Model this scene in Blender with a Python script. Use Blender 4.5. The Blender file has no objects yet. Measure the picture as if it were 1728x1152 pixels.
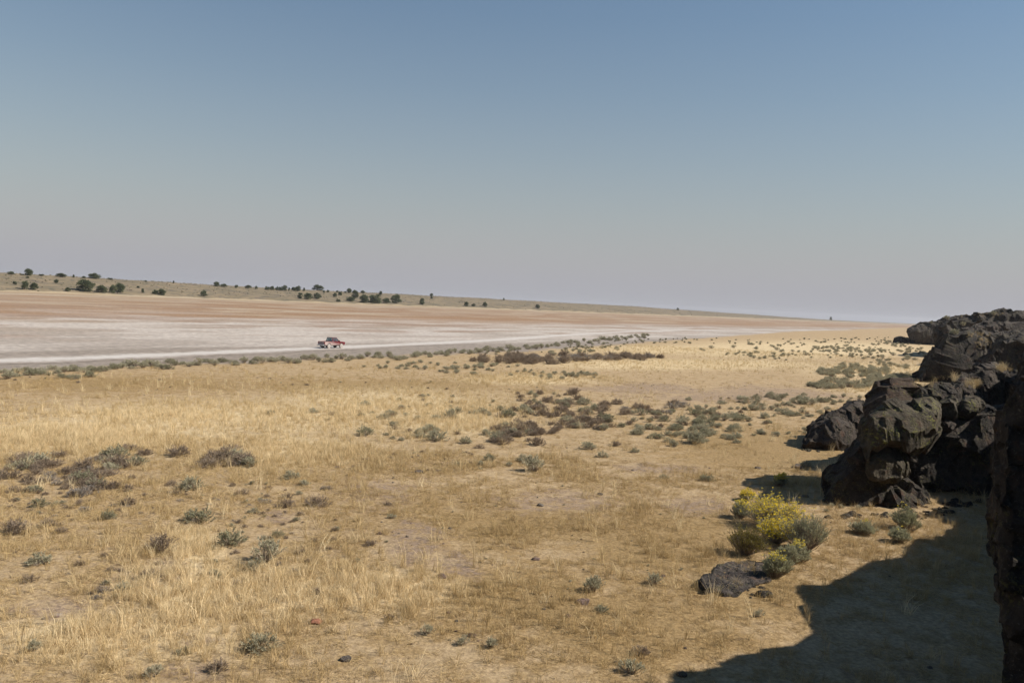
import bpy, bmesh, math, random
import numpy as np
from mathutils import Vector, Matrix

# ------------------------------------------------------------------ camera, sky, sun, exposure
scene = bpy.context.scene
COL = scene.collection
W0, H0, FPX = 1728.0, 1152.0, 1401.0
EYE = 8.3
PITCH, ROLL = math.radians(2.70), math.radians(2.83)
SUN_EL, SUN_AZ = math.radians(41.0), math.radians(-4.0)      # az: from +X towards +Y

cam_data = bpy.data.cameras.new('camera')
cam = bpy.data.objects.new('camera', cam_data)
COL.objects.link(cam)
cam_data.sensor_width = 22.2
cam_data.lens = 22.2 * FPX / W0
cam_data.clip_start = 0.05
cam_data.clip_end = 60000
fwd = Vector((0, math.cos(PITCH), -math.sin(PITCH)))
rt0 = Vector((1, 0, 0))
up0 = rt0.cross(fwd)
RT = rt0 * math.cos(ROLL) + up0 * math.sin(ROLL)
UP = up0 * math.cos(ROLL) - rt0 * math.sin(ROLL)
m = Matrix((RT, UP, -fwd)).transposed().to_4x4()
m.translation = Vector((0, 0, EYE))
cam.matrix_world = m
scene.camera = cam

world = bpy.data.worlds.new('World')
scene.world = world
world.use_nodes = True
wn = world.node_tree
bg = wn.nodes['Background']
sky = wn.nodes.new('ShaderNodeTexSky')
sky.sky_type = 'NISHITA'
sky.sun_disc = False
sky.sun_elevation = SUN_EL
sky.sun_rotation = math.radians(90) - SUN_AZ
sky.altitude = 1300
sky.air_density = 1.8
sky.dust_density = 0.1
sky.ozone_density = 4.0
# smoke haze: a pale layer thickening towards the horizon, the same all round
tc = wn.nodes.new('ShaderNodeTexCoord')
sep = wn.nodes.new('ShaderNodeSeparateXYZ')
wn.links.new(tc.outputs['Generated'], sep.inputs[0])
rampn = wn.nodes.new('ShaderNodeValToRGB')
el = rampn.color_ramp.elements
el[0].position, el[0].color = 0.0, (1, 1, 1, 1)
el[1].position, el[1].color = 0.75, (0, 0, 0, 1)
for p_, v_ in ((.03, .95), (.06, .82), (.11, .60), (.17, .41), (.24, .25), (.32, .14), (.5, .03)):
    e_ = el.new(p_); e_.color = (v_, v_, v_, 1)
wn.links.new(sep.outputs['Z'], rampn.inputs['Fac'])
mixn = wn.nodes.new('ShaderNodeMix'); mixn.data_type = 'RGBA'
wn.links.new(rampn.outputs[0], mixn.inputs['Factor'])
hs_n = wn.nodes.new('ShaderNodeHueSaturation')
hs_n.inputs['Saturation'].default_value = 1.08
wn.links.new(sky.outputs[0], hs_n.inputs['Color'])
wn.links.new(hs_n.outputs[0], mixn.inputs['A'])
SKY_STRENGTH = 0.053
mixn.inputs['B'].default_value = (.266 / SKY_STRENGTH, .267 / SKY_STRENGTH, .292 / SKY_STRENGTH, 1)
wn.links.new(mixn.outputs['Result'], bg.inputs['Color'])
bg.inputs['Strength'].default_value = SKY_STRENGTH

sun_dir = Vector((math.cos(SUN_EL) * math.cos(SUN_AZ), math.cos(SUN_EL) * math.sin(SUN_AZ), math.sin(SUN_EL)))
sd = bpy.data.lights.new('sun', 'SUN')
sd.energy = 5.0
sd.angle = math.radians(0.5)
sd.color = (1.0, 0.94, 0.85)
sun = bpy.data.objects.new('sun', sd)
COL.objects.link(sun)
sun.rotation_euler = sun_dir.to_track_quat('Z', 'Y').to_euler()
sun.location = (40, 0, 60)

scene.view_settings.view_transform = 'Standard'
scene.view_settings.look = 'None'
scene.view_settings.gamma = 1
scene.view_settings.use_curve_mapping = False
scene.view_settings.exposure = 0.6

rng = np.random.default_rng(7)
random.seed(7)

# ------------------------------------------------------------------ numpy noise
def _hash(ix, iy, iz, k=0):
    h = (ix.astype(np.int64) * 374761393 + iy.astype(np.int64) * 668265263 + iz.astype(np.int64) * 2147483647 + k * 1274126177) & 0xffffffff
    h = ((h ^ (h >> 13)) * 1274126177) & 0xffffffff
    h = ((h ^ (h >> 16)) * 2246822519) & 0xffffffff
    return ((h ^ (h >> 15)) & 0xffffff) / float(0xffffff)

def vnoise(p, k=0):
    p = np.asarray(p, float)
    i = np.floor(p).astype(np.int64)
    f = p - i
    f = f * f * f * (f * (f * 6 - 15) + 10)
    r = 0
    for dx in (0, 1):
        for dy in (0, 1):
            for dz in (0, 1):
                w = (f[:, 0] if dx else 1 - f[:, 0]) * (f[:, 1] if dy else 1 - f[:, 1]) * (f[:, 2] if dz else 1 - f[:, 2])
                r = r + w * _hash(i[:, 0] + dx, i[:, 1] + dy, i[:, 2] + dz, k)
    return r * 2 - 1

def fbm(p, octv=4, k=0):
    p = np.asarray(p, float)
    a, r, s = 1.0, 0.0, 0.0
    for o in range(octv):
        r = r + a * vnoise(p * (2.03 ** o) + 13.7 * o, k + o)
        s += a
        a *= 0.5
    return r / s

def n2(x, y, sc, octv=3, k=0):
    x = np.atleast_1d(np.asarray(x, float)); y = np.atleast_1d(np.asarray(y, float))
    return fbm(np.stack([x * sc, y * sc, np.zeros_like(x) + .37], 1), octv, k)

def facets(p, k=0):
    """piecewise-flat broken-rock displacement plus a crack mask"""
    i = np.floor(p).astype(np.int64)
    d1 = np.full(len(p), 9.0); d2 = np.full(len(p), 9.0); val = np.zeros(len(p))
    for dx in (-1, 0, 1):
        for dy in (-1, 0, 1):
            for dz in (-1, 0, 1):
                cx, cy, cz = i[:, 0] + dx, i[:, 1] + dy, i[:, 2] + dz
                c = np.stack([cx + _hash(cx, cy, cz, k + 1), cy + _hash(cx, cy, cz, k + 2), cz + _hash(cx, cy, cz, k + 3)], 1)
                v = p - c
                d = np.sqrt((v ** 2).sum(1))
                n = np.stack([_hash(cx, cy, cz, k + 4) - .5, _hash(cx, cy, cz, k + 5) - .5, _hash(cx, cy, cz, k + 6) - .5], 1)
                q = (_hash(cx, cy, cz, k + 7) - .5) + 1.3 * (v * n).sum(1)
                closer = d < d1
                d2 = np.where(closer, d1, np.minimum(d2, d))
                val = np.where(closer, q, val)
                d1 = np.where(closer, d, d1)
    crack = np.clip(1 - (d2 - d1) / .09, 0, 1)
    return val, crack

# ------------------------------------------------------------------ the lie of the land
def sstep(a, b, x):
    t = np.clip((x - a) / (b - a), 0, 1)
    return t * t * (3 - 2 * t)

def su(x, y):
    return -0.83 * x + 0.557 * y, 0.557 * x + 0.83 * y       # across / along the dry lake

def shore(u):
    return 78 + 0.14 * np.clip(u - 120, 0, 350) + 0.085 * np.clip(u - 470, 0, 5000)

def height(x, y):
    x = np.atleast_1d(np.asarray(x, float)); y = np.atleast_1d(np.asarray(y, float))
    s, u = su(x, y)
    d = np.hypot(x, y)
    sb = shore(u)
    z = 0.16 * n2(x, y, .045, 3, 3) * sstep(sb + 5, sb - 25, s) * sstep(8, 30, d)
    z = z + 0.035 * n2(x, y, .55, 3, 5) * sstep(120, 40, d)
    z = z - 0.12 * sstep(sb - 8, sb + 4, s)
    wob = 14 * n2(x, y, .006, 3, 9)
    t = s + wob
    ht = 11.5 * (1 - .95 * sstep(1300, 3600, u)) + 1.8 * n2(u, 0 * u, .0035, 3, 11)
    prof = .28 * sstep(526, 552, t) + .72 * sstep(545, 700, t)
    hill = ht * prof + sstep(535, 580, t) * (.9 * n2(x, y, .02, 4, 15))
    hill = hill - .004 * np.clip(t - 720, 0, 1500)
    z = z + np.where(t > 520, hill, 0)
    return z - d * d / (2 * 6.371e6)

def h1(x, y):
    return float(height(x, y)[0])

def ray(px, py):
    v = fwd * FPX + RT * (px - W0 / 2) - UP * (py - H0 / 2)
    return v / v.y                                            # one metre of depth

def at(px, py, depth):
    return Vector((0, 0, EYE)) + ray(px, py) * depth

def ground(px, py):
    """the point of the terrain seen at a pixel (None above the skyline)"""
    r = ray(px, py)
    if r.z < -.022:                                           # the near plain: a few steps from the flat guess
        d = EYE / -r.z
        for _ in range(2):
            d = (EYE - h1(r.x * d, d)) / -r.z
        return Vector((r.x * d, d, EYE + r.z * d))
    d = np.geomspace(250, 5000, 260)
    below = np.nonzero(EYE + r.z * d < height(r.x * d, d))[0]
    if len(below) == 0 or below[0] == 0:
        return None
    a, b = d[below[0] - 1], d[below[0]]
    d = np.linspace(a, b, 40)
    below = np.nonzero(EYE + r.z * d < height(r.x * d, d))[0]
    b = d[below[0]] if len(below) else b
    return Vector((r.x * b, b, h1(r.x * b, b)))

def ground_many(pix):
    """the same for many pixels of the near plain at once"""
    rs = np.array([ray(*p) for p in pix])
    rs = rs[rs[:, 2] < -.012]
    d = EYE / -rs[:, 2]
    for _ in range(2):
        d = (EYE - height(rs[:, 0] * d, d)) / -rs[:, 2]
    return np.stack([rs[:, 0] * d, d, EYE + rs[:, 2] * d], 1)

def project(x, y, z):
    v = np.stack([x, y, z - EYE], 1)
    f = np.array(fwd); r = np.array(RT); u = np.array(UP)
    dep = np.maximum(v @ f, 1e-3)
    return W0 / 2 + FPX * (v @ r) / dep, H0 / 2 - FPX * (v @ u) / dep

def ell(px, py, cx, cy, rx, ry):
    return np.exp(-(((px - cx) / rx) ** 2 + ((py - cy) / ry) ** 2))

def zones(x, y):
    """natural patches of the field: tall pale grass, bare soil, short olive sward"""
    z = np.zeros_like(x)
    px, py = project(x, y, z)
    pale = 0
    for e in ((120, 735, 330, 34), (380, 705, 330, 30), (640, 690, 220, 36), (480, 760, 160, 30), (900, 640, 130, 9), (760, 715, 130, 22),
              (1350, 590, 260, 16), (1150, 615, 260, 10), (1480, 625, 130, 14), (1500, 655, 90, 14), (330, 930, 60, 40), (340, 1000, 130, 60),
              (250, 1070, 190, 45), (110, 1080, 110, 40), (500, 760, 100, 24), (470, 1000, 140, 50), (640, 1000, 140, 40), (1120, 590, 180, 8)):
        pale = np.maximum(pale, ell(px, py, *e))
    dirt = 0
    for e in ((905, 845, 120, 24), (1120, 790, 100, 12), (690, 915, 60, 40), (770, 950, 60, 30), (290, 965, 60, 26), (110, 1030, 90, 20),
              (330, 1075, 60, 20), (640, 830, 70, 26), (470, 870, 40, 12), (1250, 665, 220, 16), (1080, 655, 160, 8), (1180, 850, 60, 20), (330, 1130, 60, 20), (420, 1020, 40, 14)):
        dirt = np.maximum(dirt, ell(px, py, *e))
    olive = 0
    for e in ((1130, 915, 190, 70), (820, 880, 170, 45), (1080, 1060, 190, 80), (190, 648, 260, 14), (620, 650, 260, 10), (1250, 1010, 150, 50), (880, 1010, 180, 60), (1300, 760, 200, 40)):
        olive = np.maximum(olive, ell(px, py, *e))
    return pale, dirt, olive

# ------------------------------------------------------------------ node helpers
class NT:
    def __init__(self, name):
        self.mat = bpy.data.materials.new(name)
        self.mat.use_nodes = True
        self.t = self.mat.node_tree
        self.b = self.t.nodes['Principled BSDF']
        self.b.inputs['Roughness'].default_value = .9
        self.b.inputs['Specular IOR Level'].default_value = .2
        self.pos = None
    def n(self, typ, ins=None, **props):
        nd = self.t.nodes.new(typ)
        for k, v in props.items():
            setattr(nd, k, v)
        for k, v in (ins or {}).items():
            self.set(nd.inputs[k], v)
        return nd
    def set(self, sock, v):
        if isinstance(v, bpy.types.NodeSocket):
            self.t.links.new(v, sock)
        elif isinstance(v, (tuple, list)) and len(v) == 3 and sock.type == 'RGBA':
            sock.default_value = (*v, 1)
        else:
            sock.default_value = v
    def position(self):
        if self.pos is None:
            self.pos = self.n('ShaderNodeNewGeometry').outputs['Position']
        return self.pos
    def mapped(self, vec, scale, rot=(0, 0, 0)):
        return self.n('ShaderNodeMapping', {'Vector': vec, 'Scale': scale, 'Rotation': rot}).outputs[0]
    def noise(self, vec, scale, detail=4, rough=.55, dist=0):
        return self.n('ShaderNodeTexNoise', {'Vector': vec, 'Scale': scale, 'Detail': detail, 'Roughness': rough, 'Distortion': dist}).outputs['Fac']
    def ramp(self, fac, stops):
        nd = self.n('ShaderNodeValToRGB', {'Fac': fac})
        el = nd.color_ramp.elements
        while len(el) > 1: el.remove(el[-1])
        el[0].position = stops[0][0]
        c = stops[0][1]; el[0].color = (*c, 1) if isinstance(c, tuple) else (c, c, c, 1)
        for p, c in stops[1:]:
            e = el.new(p); e.color = (*c, 1) if isinstance(c, tuple) else (c, c, c, 1)
        return nd.outputs[0]
    def math(self, op, a, b=0.0, clamp=False):
        nd = self.n('ShaderNodeMath', operation=op, use_clamp=clamp)
        self.set(nd.inputs[0], a); self.set(nd.inputs[1], b)
        return nd.outputs[0]
    def mr(self, v, a, b, c=0.0, d=1.0, smooth=True):
        nd = self.n('ShaderNodeMapRange', {'Value': v, 'From Min': a, 'From Max': b, 'To Min': c, 'To Max': d})
        nd.interpolation_type = 'SMOOTHSTEP' if smooth else 'LINEAR'
        return nd.outputs[0]
    def mix(self, f, a, b, mode='MIX'):
        nd = self.n('ShaderNodeMix', data_type='RGBA', blend_type=mode)
        self.set(nd.inputs['Factor'], f); self.set(nd.inputs['A'], a); self.set(nd.inputs['B'], b)
        return nd.outputs['Result']
    def attr(self, name, typ='GEOMETRY'):
        return self.n('ShaderNodeAttribute', attribute_name=name, attribute_type=typ).outputs['Fac']
    def bump(self, hgt, dist, strength=1.0):
        nd = self.n('ShaderNodeBump', {'Height': hgt, 'Distance': dist, 'Strength': strength})
        self.t.links.new(nd.outputs[0], self.b.inputs['Normal'])
    def color(self, c): self.set(self.b.inputs['Base Color'], c)

def playa_color(N):
    """bands of crust along the dry lake, by distance across it, broken up by streaks"""
    P = N.position()
    s = N.attr('across')
    lake = N.mapped(P, (1, 1, 1), (0, 0, math.radians(-56)))       # x along the lake
    warp = N.noise(N.mapped(lake, (.3, 1, 1)), .02, 4, .6)
    w2 = N.noise(N.mapped(lake, (.25, 1, 1)), .11, 4, .65)
    sw = N.math('ADD', s, N.math('MULTIPLY', N.math('SUBTRACT', warp, .5), 90))
    sw = N.math('ADD', sw, N.math('MULTIPLY', N.math('SUBTRACT', w2, .5), 38))
    f = N.mr(sw, 70, 540, 0, 1, False)
    q = lambda v: (v - 70) / 470.0
    base = N.ramp(f, [(q(72), (.235, .195, .16)), (q(90), (.255, .215, .18)), (q(106), (.32, .275, .235)), (q(140), (.315, .265, .22)), (q(168), (.29, .225, .17)),
                      (q(190), (.285, .20, .135)), (q(215), (.27, .178, .112)), (q(300), (.28, .19, .122)), (q(400), (.30, .215, .14)), (q(520), (.34, .255, .16))])
    along = N.n('ShaderNodeVectorMath', {0: P, 1: (.557, .83, 0)}, operation='DOT_PRODUCT').outputs['Value']
    sww = N.math('ADD', sw, N.mr(along, 130, 430, 0, 55, False))
    st = N.noise(N.mapped(lake, (.45, 1, 1)), .055, 4, .6, .4)
    wh = N.math('MULTIPLY', N.mr(st, .38, .56), N.math('MULTIPLY', N.mr(sw, 90, 108), N.mr(sww, 275, 160)))
    base = N.mix(N.math('MULTIPLY', wh, .88), base, (.435, .385, .34))
    st2 = N.noise(N.mapped(lake, (.4, 1, 1)), .045, 4, .6, .4)
    br = N.math('MULTIPLY', N.mr(st2, .51, .58), N.math('MULTIPLY', N.mr(sw, 100, 140), N.mr(sw, 540, 450)))
    base = N.mix(N.math('MULTIPLY', br, .72), base, (.25, .172, .122))
    st3 = N.noise(N.mapped(lake, (.5, 1, 1)), .02, 5, .6, .4)
    ru = N.math('MULTIPLY', N.mr(st3, .47, .56), N.math('MULTIPLY', N.mr(sw, 175, 215), N.mr(sw, 510, 430)))
    base = N.mix(N.math('MULTIPLY', ru, .85), base, (.255, .155, .085))
    st4 = N.noise(N.mapped(lake, (.5, 1, 1)), .028, 5, .65, .4)
    pa = N.math('MULTIPLY', N.mr(st4, .51, .58), N.mr(sw, 190, 250))
    base = N.mix(N.math('MULTIPLY', pa, .85), base, (.36, .285, .205))
    fine = N.noise(P, .9, 5, .7)
    return N.mix(.8, base, N.mix(N.mr(fine, .3, .7), (.62, .62, .62), (1.22, 1.2, 1.18)), 'MULTIPLY')

def terrain_material():
    N = NT('terrain')
    P = N.position()
    pale, dirt, olive = N.attr('pale'), N.attr('dirt'), N.attr('olive')
    big = N.noise(P, .16, 5, .62)
    mid = N.noise(P, .9, 6, .66)
    fine = N.noise(P, 7.0, 6, .72)
    # straw lying every way: three stretched noises
    s1 = N.noise(N.mapped(P, (4, 40, 1), (0, 0, .5)), 1, 3, .6)
    s2 = N.noise(N.mapped(P, (4, 36, 1), (0, 0, 1.5)), 1, 3, .6)
    s3 = N.noise(N.mapped(P, (4, 44, 1), (0, 0, -.5)), 1, 3, .6)
    straw = N.math('MAXIMUM', N.math('MAXIMUM', s1, s2), s3)
    col = N.mix(N.mr(N.math('ADD', mid, N.math('MULTIPLY', olive, .26)), .42, .70), (.365, .265, .155), (.265, .175, .078))
    col = N.mix(N.math('MULTIPLY', N.mr(olive, .2, .9), N.mr(big, .38, .62, .25, .75)), col, (.235, .155, .064))
    palef = N.math('MULTIPLY', N.mr(pale, .1, .85), N.mr(N.math('ADD', mid, N.math('MULTIPLY', big, .5)), .52, .85, .35, 1))
    col = N.mix(palef, col, (.56, .438, .262))
    col = N.mix(N.math('MULTIPLY', N.mr(straw, .55, .75), .75), col, (.50, .375, .20))
    dm = N.math('ADD', N.math('MULTIPLY', mid, .55), N.math('ADD', N.math('MULTIPLY', big, .55), N.math('MULTIPLY', dirt, .26)))
    dm = N.math('SUBTRACT', dm, N.math('MULTIPLY', pale, .08))
    df = N.math('MULTIPLY', N.mr(dm, .62, .76), N.mr(N.noise(P, 3.2, 6, .75), .40, .56, .15, 1))
    col = N.mix(N.math('MULTIPLY', df, .85), col, (.235, .170, .125))
    lt = N.math('MULTIPLY', N.mr(N.noise(P, 2.6, 5, .7), .6, .72), N.mr(dirt, .25, .8))
    col = N.mix(N.math('MULTIPLY', lt, .8), col, (.34, .28, .23))
    col = N.mix(1.0, col, N.mix(N.mr(fine, .28, .72), (.62, .60, .58), (1.25, 1.25, 1.25)), 'MULTIPLY')
    # the lake bed and the far hill
    pl = playa_color(N)
    sh = N.math('ADD', N.attr('playa'), N.math('MULTIPLY', N.math('SUBTRACT', N.noise(P, .12, 4, .6), .5), 14))
    col = N.mix(N.mr(sh, -2.0, 2.5), col, pl)
    h1_, h2_, h3_ = N.noise(P, .04, 5, .65), N.noise(P, .13, 5, .7), N.noise(N.mapped(P, (1, 1, 5)), .09, 5, .7)
    hc = N.mix(N.mr(h1_, .38, .62), (.215, .163, .10), (.165, .13, .078))
    hc = N.mix(N.mr(h2_, .5, .64), hc, (.085, .078, .056))
    hc = N.mix(N.math('MULTIPLY', N.mr(h3_, .54, .64), .8), hc, (.085, .070, .058))
    hf = N.math('ADD', N.attr('hill'), N.math('MULTIPLY', N.math('SUBTRACT', h1_, .5), 18))
    col = N.mix(N.math('MULTIPLY', N.mr(hf, -6, -2), .7), col, (.38, .30, .19))
    col = N.mix(N.mr(hf, -1, 4), col, hc)
    N.color(col)
    near = N.math('ADD', N.math('MULTIPLY', fine, .5), N.math('MULTIPLY', straw, .7))
    N.bump(N.math('ADD', near, N.math('MULTIPLY', mid, 1.2)), .07, .8)
    return N.mat

def rock_material(name, rust=0.0, lichen=0.3, dark=(.013, .011, .0095), light=(.060, .047, .036)):
    N = NT(name)
    P = N.position()
    a, b, c = N.noise(P, .8, 6, .65), N.noise(P, 3.5, 6, .7), N.noise(P, 16, 5, .7)
    col = N.mix(N.mr(N.math('ADD', N.math('MULTIPLY', a, .5), N.math('MULTIPLY', b, .5)), .36, .64), dark, light)
    col = N.mix(N.mr(N.noise(P, 1.7, 5, .7), .54, .68, 0, .35 + rust), col, (.13, .062, .035))
    col = N.mix(N.mr(c, .56, .72, 0, .6), col, (.20, .172, .138))
    if lichen:
        lm = N.math('MULTIPLY', N.mr(N.noise(P, 1.1, 4, .6), .47, .6), N.mr(N.noise(P, 9, 5, .75), .52, .6))
        col = N.mix(N.math('MULTIPLY', lm, lichen), col, (.25, .245, .055))
        lw = N.mr(N.noise(P, 6, 5, .75), .64, .7)
        col = N.mix(N.math('MULTIPLY', lw, .45), col, (.30, .29, .24))
    N.color(col)
    N.b.inputs['Roughness'].default_value = .85
    N.bump(N.math('ADD', N.math('MULTIPLY', b, 1.0), N.math('MULTIPLY', c, .5)), .2, 1.0)
    return N.mat

def simple(name, col, rough=.9, var=.25, scale=8, spec=.2, obj_rand=0.0, metal=0.0):
    N = NT(name)
    P = N.position()
    f = N.mr(N.noise(P, scale, 4, .65), .3, .7, 1 - var, 1 + var)
    c = N.mix(1.0, col, N.n('ShaderNodeCombineColor', {0: f, 1: f, 2: f}).outputs[0], 'MULTIPLY')
    if obj_rand:
        r = N.n('ShaderNodeObjectInfo').outputs['Random']
        g = N.mr(r, 0, 1, 1 - obj_rand, 1 + obj_rand, False)
        c = N.mix(1.0, c, N.n('ShaderNodeCombineColor', {0: g, 1: g, 2: g}).outputs[0], 'MULTIPLY')
    N.color(c)
    N.b.inputs['Roughness'].default_value = rough
    N.b.inputs['Specular IOR Level'].default_value = spec
    N.b.inputs['Metallic'].default_value = metal
    return N.mat

def leaf_material(name, ca, cb, trans=.15, rand=.18):
    """leaf faces of two mixed hues, per-plant variation, a little light through"""
    N = NT(name)
    P = N.position()
    r = N.n('ShaderNodeObjectInfo').outputs['Random']
    f = N.math('ADD', N.mr(N.noise(P, 11, 3, .7), .3, .7), N.mr(r, 0, 1, -.3, .3, False), True)
    c = N.mix(f, ca, cb)
    isl = N.n('ShaderNodeNewGeometry').outputs['Random Per Island']
    g = N.mr(isl, 0, 1, 1 - rand * 1.6, 1 + rand * 1.6, False)
    c = N.mix(1.0, c, N.n('ShaderNodeCombineColor', {0: g, 1: g, 2: g}).outputs[0], 'MULTIPLY')
    N.color(c)
    tr = N.n('ShaderNodeBsdfTranslucent', {'Color': c})
    mx = N.n('ShaderNodeMixShader', {0: trans, 1: N.b.outputs[0], 2: tr.outputs[0]})
    N.t.links.new(mx.outputs[0], N.t.nodes['Material Output'].inputs['Surface'])
    return N.mat

def straw_material():
    N = NT('dry_grass')
    t = N.attr('tint', 'INSTANCER')
    isl = N.n('ShaderNodeNewGeometry').outputs['Random Per Island']
    c = N.ramp(t, [(0, (.33, .228, .10)), (.4, (.46, .335, .165)), (.75, (.62, .485, .28)), (1, (.72, .59, .37))])
    g = N.mr(isl, 0, 1, .68, 1.25, False)
    c = N.mix(1.0, c, N.n('ShaderNodeCombineColor', {0: g, 1: g, 2: g}).outputs[0], 'MULTIPLY')
    N.color(c)
    N.b.inputs['Roughness'].default_value = .7
    tr = N.n('ShaderNodeBsdfTranslucent', {'Color': c})
    mx = N.n('ShaderNodeMixShader', {0: .22, 1: N.b.outputs[0], 2: tr.outputs[0]})
    N.t.links.new(mx.outputs[0], N.t.nodes['Material Output'].inputs['Surface'])
    return N.mat

# ------------------------------------------------------------------ object helpers
def tag(o, label=None, cat=None, group=None, kind=None):
    if label: o['label'] = label
    if cat: o['category'] = cat
    if group: o['group'] = group
    if kind: o['kind'] = kind
    return o

def link(name, data, parent=None):
    o = bpy.data.objects.new(name, data)
    COL.objects.link(o)
    if parent: o.parent = parent
    return o

def mesh_of(name, verts, faces, mats=(), smooth=False):
    me = bpy.data.meshes.new(name)
    me.from_pydata([tuple(v) for v in verts], [], [tuple(f) for f in faces])
    for mt in mats: me.materials.append(mt)
    if smooth: me.shade_smooth()
    me.update()
    return me

def copy_tree(o, parent=None):
    c = o.copy()
    COL.objects.link(c)
    c.parent = parent
    for ch in o.children:
        copy_tree(ch, c)
    return c

# ------------------------------------------------------------------ terrain sheets
M_TERRAIN = terrain_material()

def add_attr(me, name, vals):
    a = me.attributes.new(name, 'FLOAT', 'POINT')
    a.data.foreach_set('value', np.asarray(vals, np.float32))

def terrain_attrs(me, xy):
    x, y = xy[:, 0], xy[:, 1]
    s, u = su(x, y)
    p, d, o = zones(x, y)
    ok = (y > 6)
    add_attr(me, 'pale', np.where(ok, p, 0)); add_attr(me, 'dirt', np.where(ok, d, 0)); add_attr(me, 'olive', np.where(ok, o, 0))
    add_attr(me, 'across', s)
    add_attr(me, 'playa', s - shore(u))
    add_attr(me, 'hill', s + 14 * n2(x, y, .006, 3, 9) - 530)

ang = np.radians(np.concatenate([np.arange(-42, 44, .2), np.arange(44, 318, 4.0)]))
rad = np.concatenate([[.6], np.geomspace(3, 6000, 320)])
A, R = np.meshgrid(ang, rad)
X, Y = (R * np.sin(A)).ravel(), (R * np.cos(A)).ravel()
Z = height(X, Y)
na, nr = len(ang), len(rad)
S, U = su(X, Y)
T = S + 14 * n2(X, Y, .006, 3, 9)
regid = np.where(T > 528, 2, np.where(S > shore(U), 1, 0))
ii = np.arange(nr - 1)[:, None] * na + np.arange(na)[None, :]
jj = np.arange(nr - 1)[:, None] * na + (np.arange(na)[None, :] + 1) % na
quads = np.stack([ii, ii + na, jj + na, jj], -1).reshape(-1, 4)
qreg = regid[quads].max(1)
for r_, nm in ((0, 'ground'), (1, 'dry_lake_bed'), (2, 'far_hill')):
    q = quads[qreg == r_]
    used = np.unique(q)
    remap = np.full(len(X), -1); remap[used] = np.arange(len(used))
    vv = np.stack([X[used], Y[used], Z[used]], 1)
    ff = remap[q][:, ::-1]
    if r_ == 0:
        inner = list(range(na))
        # centre cap
        vv = np.vstack([vv, [[0, 0, h1(0, 0)]]])
        c = len(vv) - 1
        ff = list(map(tuple, ff)) + [(c, remap[(k + 1) % na], remap[k]) for k in range(na)]
    me = mesh_of(nm, vv, ff, (M_TERRAIN,), True)
    terrain_attrs(me, vv[:, :2])
    o = link(nm, me)
    tag(o, kind='structure')

# ------------------------------------------------------------------ the white track across the lake bed
def road_material():
    N = NT('white_track')
    P = N.position()
    pl = playa_color(N)
    e = N.attr('edge')
    nz = N.noise(P, .8, 5, .7)
    f = N.mr(N.math('ADD', e, N.math('MULTIPLY', N.math('SUBTRACT', nz, .5), 1.5)), .1, .95)
    wh = N.mix(N.mr(N.noise(P, .5, 5, .7), .35, .65), (.41, .37, .33), (.46, .42, .385))
    rut = N.math('MULTIPLY', N.attr('rut'), .3)
    wh = N.mix(rut, wh, (.50, .465, .43))
    N.color(N.mix(f, pl, wh))
    return N.mat

road_px = [(-140, 616), (0, 609), (130, 604.5), (280, 598.5), (420, 592.5), (560, 586.5), (700, 580.5), (830, 574), (930, 567), (1010, 562), (1100, 558.2), (1200, 556.4), (1320, 556.6), (1440, 557.3)]
cps = [ground(*p) for p in road_px]
def catmull(pts, n):
    out = []
    for k in range(len(pts) - 1):
        p0, p1, p2, p3 = pts[max(k - 1, 0)], pts[k], pts[k + 1], pts[min(k + 2, len(pts) - 1)]
        for j in range(n):
            t = j / n
            out.append(.5 * ((2 * p1) + (p2 - p0) * t + (2 * p0 - 5 * p1 + 4 * p2 - p3) * t * t + (3 * p1 - p0 - 3 * p2 + p3) * t ** 3))
    return out
cl = catmull(cps, 14)
vs, fs, edge, rut = [], [], [], []
K = 9
for k, p in enumerate(cl):
    a, b = cl[max(k - 1, 0)], cl[min(k + 1, len(cl) - 1)]
    t = (b - a).normalized(); nrm = Vector((-t.y, t.x, 0))
    wd = 4.2 + .6 * math.sin(k * .37)
    for j in range(K):
        f = j / (K - 1) * 2 - 1
        q = p + nrm * wd * f
        vs.append((q.x, q.y, 0.0))
        edge.append(1 - abs(f)); rut.append(1.0 if abs(abs(f) - .25) < .05 else 0.0)
for k in range(len(cl) - 1):
    for j in range(K - 1):
        a = k * K + j
        fs.append((a, a + 1, a + K + 1, a + K))
va = np.array(vs)
vs = np.stack([va[:, 0], va[:, 1], height(va[:, 0], va[:, 1]) + .03], 1)
me = mesh_of('playa_track', vs, fs, (road_material(),), True)
add_attr(me, 'edge', edge); add_attr(me, 'rut', rut)
add_attr(me, 'across', [su(v[0], v[1])[0] for v in vs])
tag(link('road', me), kind='structure')

# ------------------------------------------------------------------ rocks
M_ROCK = rock_material('basalt', 0.05, .25)
M_LICHEN = rock_material('basalt_lichen', 0.05, .8, (.024, .020, .014), (.105, .084, .056))
M_RUST = rock_material('basalt_rust', .65, .3, (.026, .018, .013), (.095, .063, .042))
M_BLOCK = rock_material('basalt_grey', 0.0, .15, (.018, .0145, .012), (.085, .066, .052))
M_STONE = rock_material('field_stone', .4, 0, (.07, .045, .035), (.22, .15, .12))

M_STONE2 = rock_material('grey_field_stone', .1, .2, (.06, .048, .04), (.20, .165, .135))

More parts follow.
